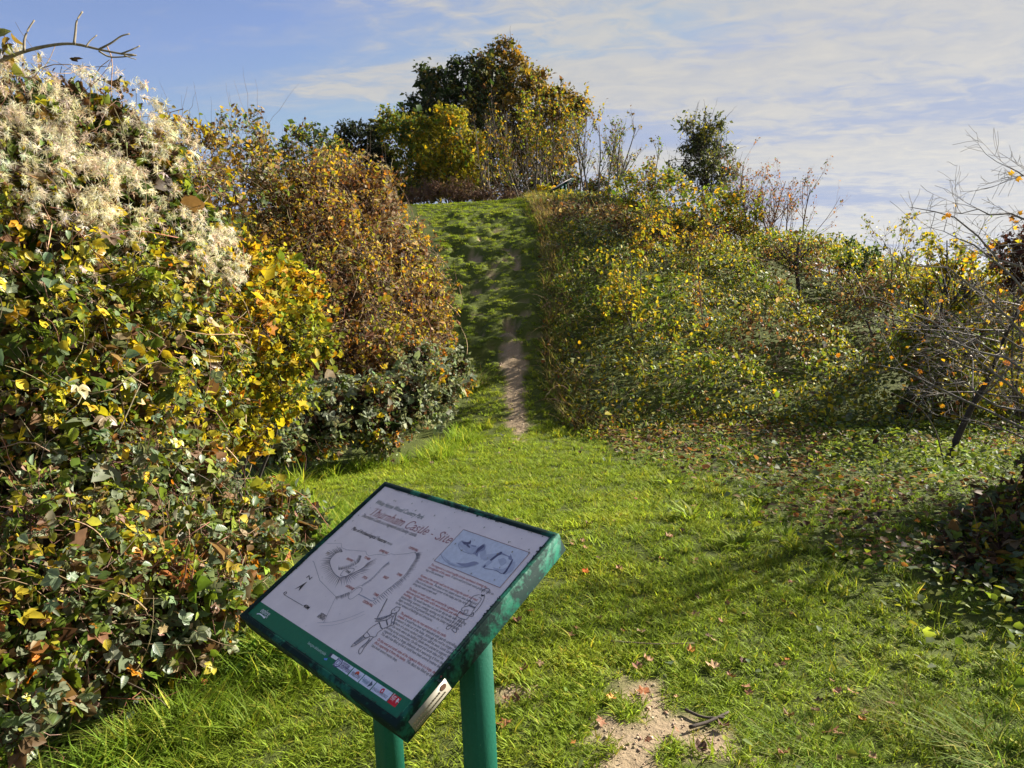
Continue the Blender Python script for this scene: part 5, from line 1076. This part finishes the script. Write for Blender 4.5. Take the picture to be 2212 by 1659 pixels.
bare_shrub('straggly_shrub', 'straggly half-bare shrub with yellowing leaves at the right end of the brow', 'shrub', b, dr, rng.uniform(1.0, 1.7, 8), np.full(8, .02), [(6, .6, 34, .2), (5, .55, 36, .1), (2, .5, 36, .1)], (.11, .09, .07), 1900, .055, [(2, Y2), (2, G1_), (1, Y1), (1, BR), (1, GG)], (KITE,), .12, .06)
for px, d, top, lab in ((1380, 11.4, 520, 'yellow-leaved sapling standing in the brambles close to the path'), (1330, 12.6, 600, 'small yellow green sapling between the path and the yellow-leaved sapling')):
    b, dr = fan(px - 10, px + 10, 0, d, 3, .16); ht = at(px, top, d)[2] - b[0][2]
    bare_shrub('sapling', lab, 'sapling', b, dr, ht * rng.uniform(.75, .95, 3), np.full(3, .011), [(8, .38, 42, .3), (3, .45, 40, .2)], BRK, 480, .062, [(3, Y2), (1.4, Y3), (2, G2_), (1, G1_)], (KITE2, KITE), .07, .06, 'saplings in the brambles')
for px, d, top, lab in ((1535, 11.8, 565, 'taller thin reddish bare sapling stem rising straight from the brambles'), (1520, 12.3, 630, 'shorter thin reddish bare sapling stem behind the taller one in the brambles')):
    b, dr = fan(px, px, 0, d, 1, .05); ht = at(px, top, d)[2] - b[0][2]
    bare_shrub('bare_sapling', lab, 'sapling', b, dr, [ht], [.012], [(14, .18, 30, .3), (3, .5, 30, .3)], (.17, .085, .06), 60, .04, [(2, OR), (1, Y2)], (KITE,), .03, .02, 'bare reddish saplings')
# ------------------------------------------------------------------ small trees at the right edge of the clearing
g = ground_hit(1938, 900); tipd = at(2012, 640, g[1] + .2)
b = np.array([[g[0], g[1], float(height(g[0], g[1])) - .05]])
bare_shrub('leaning_tree', 'leaning dark-trunked tree with sparse yellow leaves growing from the foot of the bank', 'tree', b, [tipd - b[0]], [np.linalg.norm(tipd - b[0]) * 1.25], [.075], [(9, .62, 40, .25), (7, .55, 38, .15), (5, .5, 36, .1)], (.05, .042, .035), 2600, .050, [(3, Y2), (2, G2_), (2, Y1), (1, G1_), (.5, OR)], (KITE, KITE2), .10, .07, main='trunk')
rb = [blob(2030, 800, 60, 9.0), blob(2090, 760, 60, 9.3), blob(2150, 740, 60, 9.5), blob(2080, 860, 50, 8.6), blob(2180, 850, 60, 8.8), blob(1990, 850, 40, 9.0), blob(2120, 680, 50, 10.0), blob(2050, 700, 45, 10.0), blob(2200, 680, 50, 10), blob(1980, 760, 45, 9.6)]
bush('bramble_bush', 'yellow green bramble clump behind the two leaning trees', 'bush', rb, 1100, 7, .18, .05, [KITE, KITE2], [(2.4, Y2), (2.2, G1_), (2, G2_), (1.6, BR), (1, Y1), (1, GG), (.7, RU)], stems=4, lump=.42, inner=.2, mats=[M_GLOSS, M_BARK], bare=120, bare_len=.4)
g = ground_hit(2045, 1003); t1 = at(2080, 920, g[1] + .05); t2 = at(2140, 810, g[1] + .1); b0 = np.array([g[0], g[1], float(height(g[0], g[1])) - .05])
tr = thing('leaning_hawthorn', 'small leaning bare hawthorn with a crooked dark trunk on the edge of the clearing', 'tree', b0)
trunk = smooth_pts(np.array([b0, b0 * .6 + t1 * .4 + [-.01, 0, .02], t1, t1 * .5 + t2 * .5 + [-.015, 0, .0], t2, at(2165, 740, g[1] + .15), at(2205, 660, g[1] + .2)]), 3)
a = Acc(); tubes(a, trunk[None], np.linspace(.036, .012, len(trunk))[None], 8, (.045, .037, .03)); a.build('trunk', M_BARK, tr, smooth=True)
k = rng.integers(8, len(trunk), 16); dr = norm(np.c_[rng.normal(-.35, .8, 16), rng.normal(-.2, .5, 16), rng.uniform(-.1, .8, 16)]); res = grow(trunk[k], dr, rng.uniform(.5, 1.1, 16), np.full(16, .009), [(6, .55, 42, .2), (5, .5, 45, .15)], 6, .14, .0)
a = Acc()
for l, r in res: tubes(a, l, np.maximum(r, .0016), 4, (.15, .13, .115), 1)
n = 130; l = res[-1][0]; p = l[rng.integers(0, len(l), n), rng.integers(1, 6, n)]; scatter(a, KITE2, p, rng.normal(size=(n, 3)), rng.normal(0, .5, (n, 3)) + [0, 0, 1], .032 * np.exp(rng.normal(0, .2, n)), pick(n, [(2, Y3), (2, OR), (1, Y2)]))
a.build('crown', [M_LEAF, M_BARK], tr, kind='stuff')
a = Acc(); tubes(a, px_line([(2040, 1003), (2020, 930), (1985, 880), (1925, 848)], g[1])[None], np.linspace(.008, .003, 13)[None], 5, (.13, .11, .08)); a.build('sucker', M_BARK, tr, smooth=True)
# thorn tree outside the right edge whose bare twigs reach into view
hb = np.array([4.3, 5.2, 0]); hb[2] = height(hb[0], hb[1]) - .05
th_ = thing('thorn_tree', 'bare thorny tree reaching long grey twigs and a few orange leaves in from the right', 'tree', hb)
tk = curve_line(hb, hb + np.array([-.10, .1, 1.7]), 9, .06, .05); a = Acc(); tubes(a, tk[None], np.linspace(.07, .03, 9)[None], 8, BRK_DARK); a.build('trunk', M_BARK, th_, smooth=True)
mains = []
for pts, d in (([(2330, 820), (2230, 740), (2130, 640), (2040, 580), (1935, 570)], 5.2), ([(2330, 700), (2240, 600), (2160, 560), (2060, 470), (1970, 445)], 5.0), ([(2330, 560), (2250, 480), (2170, 465), (2080, 462)], 4.8), ([(2330, 900), (2220, 860), (2120, 780), (2010, 690), (1870, 650)], 5.3), ([(2330, 980), (2200, 920), (2080, 860), (1960, 800), (1900, 790)], 5.1), ([(2330, 760), (2250, 690), (2190, 600), (2110, 530), (2040, 500)], 4.7), ([(2330, 470), (2250, 385), (2180, 368)], 5.0), ([(2330, 860), (2240, 820), (2170, 770), (2060, 740), (1980, 700)], 4.9), ([(2330, 930), (2230, 890), (2160, 880), (2080, 830), (2020, 830)], 5.0), ([(2330, 640), (2270, 560), (2220, 530), (2140, 520)], 5.1), ([(2330, 820), (2270, 770), (2200, 750), (2120, 690), (2060, 620)], 5.4), ([(2330, 1000), (2250, 960), (2160, 930), (2070, 900)], 5.2)):
    mains.append(np.array([np.interp(np.linspace(0, len(pts) - 1, 9), range(len(pts)), [at(x_, y_, d + .05 * i)[c] for i, (x_, y_) in enumerate(pts)]) for c in range(3)]).T)
mains = np.array(mains) + rng.normal(0, .012, (len(mains), 9, 3)); 
for q in mains:
    st = tk[rng.integers(3, 8)]; L_ = np.r_[curve_line(st, q[0], 5, .05, .03)[:-1], q]; a = Acc(); tubes(a, L_[None], np.linspace(.018, .0024, len(L_))[None], 5, (.17, .15, .135)); a.build('branch', M_BARK, th_, smooth=True)
pp = np.repeat(np.arange(len(mains)), 12); ii = rng.integers(1, 9, len(pp)); T = norm(mains[pp, np.minimum(ii + 1, 8)] - mains[pp, ii - 1]); dr = norm(T + rng.normal(0, .75, T.shape)); res = grow(mains[pp, ii], dr, rng.uniform(.12, .42, len(pp)), np.full(len(pp), .0026), [(5, .5, 50, .15)], 5, .16, .0)
a = Acc()
for l, r in res: tubes(a, l, np.maximum(r, .0013), 3, (.19, .17, .155), 1)
n = 46; l = res[0][0]; p = l[rng.integers(0, len(l), n), rng.integers(1, 5, n)]; scatter(a, LOBED2, p, rng.normal(size=(n, 3)), rng.normal(size=(n, 3)), .042, pick(n, [(3, OR), (2, Y3), (1, Y2)]))
bh_ = grow(np.repeat(tk[3:], 6, 0), rng.normal(0, 1, (36, 3)) + [.6, .1, .5], rng.uniform(.4, .8, 36), np.full(36, .014), [(6, .6, 40, .2), (6, .5, 42, .1)], 6, .12, .03)
for l, r in bh_:
    ok = (l[:, :, 0] > .62 * l[:, :, 1] + .55).all(1); tubes(a, l[ok], np.maximum(r[ok], .0016), 3, BRK, 1)
l = bh_[-1][0]; n = 2600; p = l[rng.integers(0, len(l), n), rng.integers(0, 6, n)]; p = p[(p[:, 0] > .72 * p[:, 1] + .45) & (p[:, 2] < 1.35)]; n = len(p); scatter(a, KITE2, p, rng.normal(size=(n, 3)), rng.normal(size=(n, 3)), .045, pick(n, [(2, OR), (2, BR), (2, Y3), (1, G1_)]))
a.build('crown', [M_LEAF, M_BARK], th_, kind='stuff')
bush('red_leaved_shrub', 'shrub with dark red leaves at the right edge against the distant hills', 'shrub', [blob(2200, 545, 45, 8.5), blob(2225, 590, 50, 8.5), blob(2190, 600, 28, 8.5), blob(2240, 510, 40, 8.6), blob(2270, 600, 60, 8.6)], 240, 7, .2, .048, [KITE, KITE2], [(3, (.09, .032, .024)), (2, (.06, .03, .022)), (1, BR)], stems=4, stem_r=.016, lump=.5, up=.4, clip=0.0, bare=40, bare_len=.3)
rp = [blob(2150, 1165, 70, 4.0), blob(2205, 1215, 95, 3.7), blob(2130, 1265, 60, 3.55), blob(2240, 1120, 100, 4.1), blob(2075, 1245, 42, 3.65), blob(2270, 1300, 100, 3.4), blob(2180, 1330, 55, 3.3), blob(2050, 1195, 36, 3.85), blob(2100, 1150, 40, 4.1), blob(2460, 960, 120, 4.0), blob(2400, 1040, 120, 4.0), blob(2430, 1140, 130, 4.0), blob(2520, 1150, 160, 3.7)]
bush('bramble_bush', 'dark bramble patch mixed with dead brown stems at the right edge of the clearing', 'bush', rp, 1700, 6, .14, .038, [TRI, KITE, OVLO2], [(2, GG), (2, G1_), (2.4, BR), (1.6, DB), (1, Y2), (.5, OR)], stems=3, stem_r=.006, lump=.45, inner=.25, mats=[M_GLOSS, M_BARK], bark=BRK_RED, bare=60, bare_len=.3)
# ------------------------------------------------------------------ second board on the brow
bx = at(1214, 440, 20.8); zg = float(height(bx[0], bx[1])); rr_ = norm(np.array([.22, -.975, 0])); hh_ = norm(np.array([-.975, -.22, 0.])); dd_ = hh_ * math.cos(BTI) + np.array([0, 0, -math.sin(BTI)]); nn_ = np.cross(dd_, rr_); nn_ = nn_ if nn_[2] > 0 else -nn_
dbd = thing('information_board', 'small dark green information board up on the brow seen edge on', 'sign', (bx[0], bx[1], zg))
oc = np.array([bx[0], bx[1], at(1214, 400, 20.8)[2]])
def obox(acc, c, ax, hs):
    S = np.array([[-1, -1, -1], [1, -1, -1], [1, 1, -1], [-1, 1, -1], [-1, -1, 1], [1, -1, 1], [1, 1, 1], [-1, 1, 1]]) * hs
    acc.add(c + S @ np.array(ax), np.array([[3, 2, 1, 0], [4, 5, 6, 7], [0, 1, 5, 4], [1, 2, 6, 5], [2, 3, 7, 6], [3, 0, 4, 7]]), (0, .1, .06))
a = Acc(); obox(a, oc, (rr_, dd_, nn_), (.34, .28, .03)); a.build('casing', M_FRAME, dbd)
a = Acc(); obox(a, oc + .0325 * nn_, (rr_, dd_, nn_), (.31, .25, .002)); a.build('printed_sheet', M_SHEET, dbd)
for s_ in (-1, 1):
    c_ = oc + rr_ * .2 * s_ - dd_ * .05; zt_ = c_[2] - .035; a = Acc(); obox(a, np.array([c_[0], c_[1], (zt_ + zg - .1) / 2]), (rr_, hh_, np.array([0, 0, 1.])), (.035, .035, (zt_ - zg + .1) / 2)); a.build('post', M_FRAME, dbd)
# ------------------------------------------------------------------ tussocks, dock, fallen leaves, sticks
def tussock(px, py, n, h_, pal, label, w=.02, spread=.10, name='grass_tussock', group=None):
    g = ground_hit(px, py); root = thing(name, label, 'grass' if name == 'grass_tussock' else 'plant', (g[0], g[1], float(height(g[0], g[1]))), group)
    a = Acc(); th = rng.uniform(0, 6.28, n); rr = spread * np.sqrt(rng.random(n)); p = np.c_[g[0] + rr * np.cos(th), g[1] + rr * np.sin(th)]; p = np.c_[p, height(p[:, 0], p[:, 1]) - .005]
    le = rng.uniform(.05, .85, n); th = th + rng.normal(0, .9, n); scatter(a, t_blade(.8, w), p, np.c_[np.cos(th) * le, np.sin(th) * le, np.ones(n)], np.c_[-np.cos(th), -np.sin(th), le * .5], h_ * rng.uniform(.5, 1.15, n), pick(n, pal)); a.build('blades', M_GRASSV, root, kind='stuff')
LG = [(3, (.13, .21, .03)), (2, (.19, .26, .04)), (1, (.28, .27, .09))]; DG_ = [(3, (.18, .20, .035)), (2, (.15, .21, .03)), (1, (.24, .20, .06))]
tussock(330, 1560, 420, .19, DG_, 'straw-tinged grass tussock below the bramble tangle', .012, .17)
tussock(420, 1500, 300, .18, LG, 'lush green grass tussock between the bramble tangle and the board posts', .013, .12)
tussock(60, 1630, 200, .26, LG, 'broad-bladed green grass tussock under the near hedge corner', .02, .14)
tussock(1980, 1560, 500, .11, DG_, 'yellowish grass tussock in the shade right of the bare earth', .012, .16)
tussock(1760, 1620, 500, .10, LG, 'bright green grass tussock in the sunny turf right of the bare earth', .012, .18)
tussock(2160, 1640, 300, .15, LG, 'tall green grass tussock beside the dark bramble patch', .014, .16)
tussock(1030, 830, 220, .30, [(2, (.17, .24, .04)), (2, (.33, .25, .12))], 'tall grass tussock at the left foot of the climb', .013, .12)
tussock(545, 1420, 60, .20, [(3, (.05, .115, .022)), (1, (.09, .15, .03))], 'dark green dock plant with strappy leaves under the board edge', .085, .06, 'dock_plant')
tussock(2120, 700, 1, .01, LG, 'x') if False else None
for k, (px, py) in enumerate(((1500, 1120), (1640, 1090), (1760, 1060), (1850, 1110), (1580, 1180), (1930, 1040), (1700, 1170), (1450, 1045), (2000, 1130), (1820, 1200))):
    tussock(px + rng.uniform(-20, 20), py, 26, .12, [(3, (.22, .30, .03)), (1, G2_)], 'bright green plantain rosette standing up among the low weeds', .10, .05, 'plantain_plant', 'plantain rosettes in the weeds')
fl = []
for cu, dp, sd in ((.25, .35, 21), (.5, .25, 22), (.15, .40, 23), (.6, .2, 24)):
    tm = t_lobed(5, dp, cu, sd); a = Acc(); a.add(tm[0] - [0, .42, 0], tm[1], (1, 1, 1)); fl.append(a.mesh('fallen_leaf', M_DRY, True))
def fallen(px, py, s, col, label, group=None, tilt=.25):
    g = ground_hit(px, py); z = float(height(g[0], g[1])) + .016; th = rng.uniform(0, 6.28)
    o = place('fallen_leaf', fl[rng.integers(4)], None, np.array([g[0], g[1], z]), np.array([math.cos(th), math.sin(th), rng.normal(0, tilt)]), norm(np.array([0, 0, 1.0]) + rng.normal(0, tilt, 3)), s, col); tag(o, label, 'leaf', group)
fallen(1267, 1240, .05, (.52, .10, .015), 'bright orange-red fallen leaf alone in the turf right of the board')
fallen(1093, 1568, .065, (.36, .15, .06), 'large curled orange-brown leaf in the grass between post and bare earth')
fallen(1790, 1590, .075, (.20, .075, .045), 'large dark red-brown leaf in the sunny turf near the grass tussocks')
fallen(1545, 1452, .062, (.42, .27, .15), 'large pale tan leaf on the turf above the bare earth')
fallen(1390, 1505, .055, (.34, .13, .05), 'rust-coloured leaf lying on the bare earth patch')
fallen(35, 1560, .14, (.40, .16, .05), 'big orange dead leaf caught at the base of the near hedge')
fp = [(3, (.22, .10, .05)), (2, (.30, .16, .08)), (2, (.14, .07, .045)), (1, (.40, .17, .04)), (1, (.38, .25, .14))]; nl = 110; fcol = pick(nl, fp)
for k in range(nl):
    for _ in range(30):
        py = rng.uniform(960, 1650); px = rng.uniform(900 + (py - 960) * .15, 1500 + (py - 960) * .75); g = ground_hit(px, py)
        if in_turf(g[0], g[1]) and g[0] < 2.4: break
    r_, g_, b_ = fcol[k]; tone = 'orange' if r_ > 2.6 * g_ + .02 and r_ > .3 else 'pale tan' if r_ > .3 else 'dark brown' if r_ < .16 else 'reddish brown' if g_ < .5 * r_ else 'mid brown'
    dd_ = min(math.hypot(g[0] - q_[0], g[1] - q_[1]) for q_ in DIRT_SPOTS[:5]); wm_ = float(weeds_mask(np.array(g[0]), np.array(g[1])))
    where = 'beside the bare earth patch' if dd_ < .55 else 'among the low weeds' if wm_ > .4 else 'on the turf below the climb' if g[1] > 5.5 else 'on the turf near the board posts' if g[0] < .45 and g[1] < 3.6 else 'on the open turf between board and weeds'
    fallen(px, py, rng.uniform(.022, .048), fcol[k], 'small ' + tone + ' curled leaf fallen ' + where, tone + ' fallen leaves ' + where)
for pts, r_, lab in (([(1480, 1545), (1520, 1560), (1565, 1560)], .006, 'dark stick lying on the turf at the top of the bare earth'), ([(1490, 1582), (1530, 1572), (1575, 1548)], .007, 'pale peeled stick crossing the dark stick near the bare earth'), ([(1320, 1395), (1420, 1402), (1500, 1400)], .003, 'thin dead bramble stem lying across the turf')):
    L_ = smooth_pts(np.array([ground_hit(*p) for p in pts]), 4); L_[:, 2] = height(L_[:, 0], L_[:, 1]) + .018; a = Acc(); tubes(a, L_[None], np.linspace(r_, r_ * .6, len(L_))[None], 6, (.07, .055, .045) if 'dark' in lab else (.22, .16, .11)); o = a.build('stick', M_BARK, smooth=True); tag(o, lab, 'stick')
a = Acc(); n = 26000; q = np.c_[rng.uniform(-.9, 1.9, n), np.where(rng.random(n) < .62, rng.uniform(2.0, 3.4, n), rng.uniform(8.5, 18.5, n))]; dq = dirt(q[:, 0], q[:, 1]); q = q[rng.random(n) < dq * .9]; n = len(q)
OCT = (np.array([[1, 0, 0], [-1, 0, 0], [0, 1, 0], [0, -1, 0], [0, 0, .7], [0, 0, -.7]], float), [np.array([[0, 2, 4], [2, 1, 4], [1, 3, 4], [3, 0, 4], [2, 0, 5], [1, 2, 5], [3, 1, 5], [0, 3, 5]])])
scatter(a, OCT, np.c_[q, height(q[:, 0], q[:, 1]) + .001], rng.normal(size=(n, 3)), rng.normal(size=(n, 3)), .0024 * np.exp(rng.normal(0, .6, n)) * np.interp(q[:, 1], [2, 9, 18], [1, 2.6, 3.2]), pick(n, [(3, (.36, .27, .18)), (2, (.46, .36, .25)), (2, (.26, .19, .12))]))
o = a.build('soil_crumbs', M_BARK, kind='stuff'); tag(o, 'crumbs of dry soil and grit on the bare earth', 'soil')
# ------------------------------------------------------------------ haze over the far country
hz = Acc(); lo_, hi_ = np.array([-16000, -16000, -140.]), np.array([16000, 16000, 60.])
V = np.array([[(lo_, hi_)[i][0], (lo_, hi_)[j][1], (lo_, hi_)[k][2]] for k in (0, 1) for i, j in ((0, 0), (1, 0), (1, 1), (0, 1))]); hz.add(V, np.array([[3, 2, 1, 0], [4, 5, 6, 7], [0, 1, 5, 4], [1, 2, 6, 5], [2, 3, 7, 6], [3, 0, 4, 7]]), (1, 1, 1))
m, nt = mat('haze_air'); pv = N(nt, 'ShaderNodeVolumePrincipled'); pv.inputs['Color'].default_value = (.86, .90, .96, 1); pv.inputs['Density'].default_value = 0.00006; pv.inputs['Anisotropy'].default_value = 0.0
o_ = nt.nodes.new('ShaderNodeOutputMaterial'); nt.links.new(pv.outputs[0], o_.inputs['Volume']); hzo = hz.build('haze', m, kind='stuff'); tag(hzo, 'pale blue haze over the far valley', 'haze')
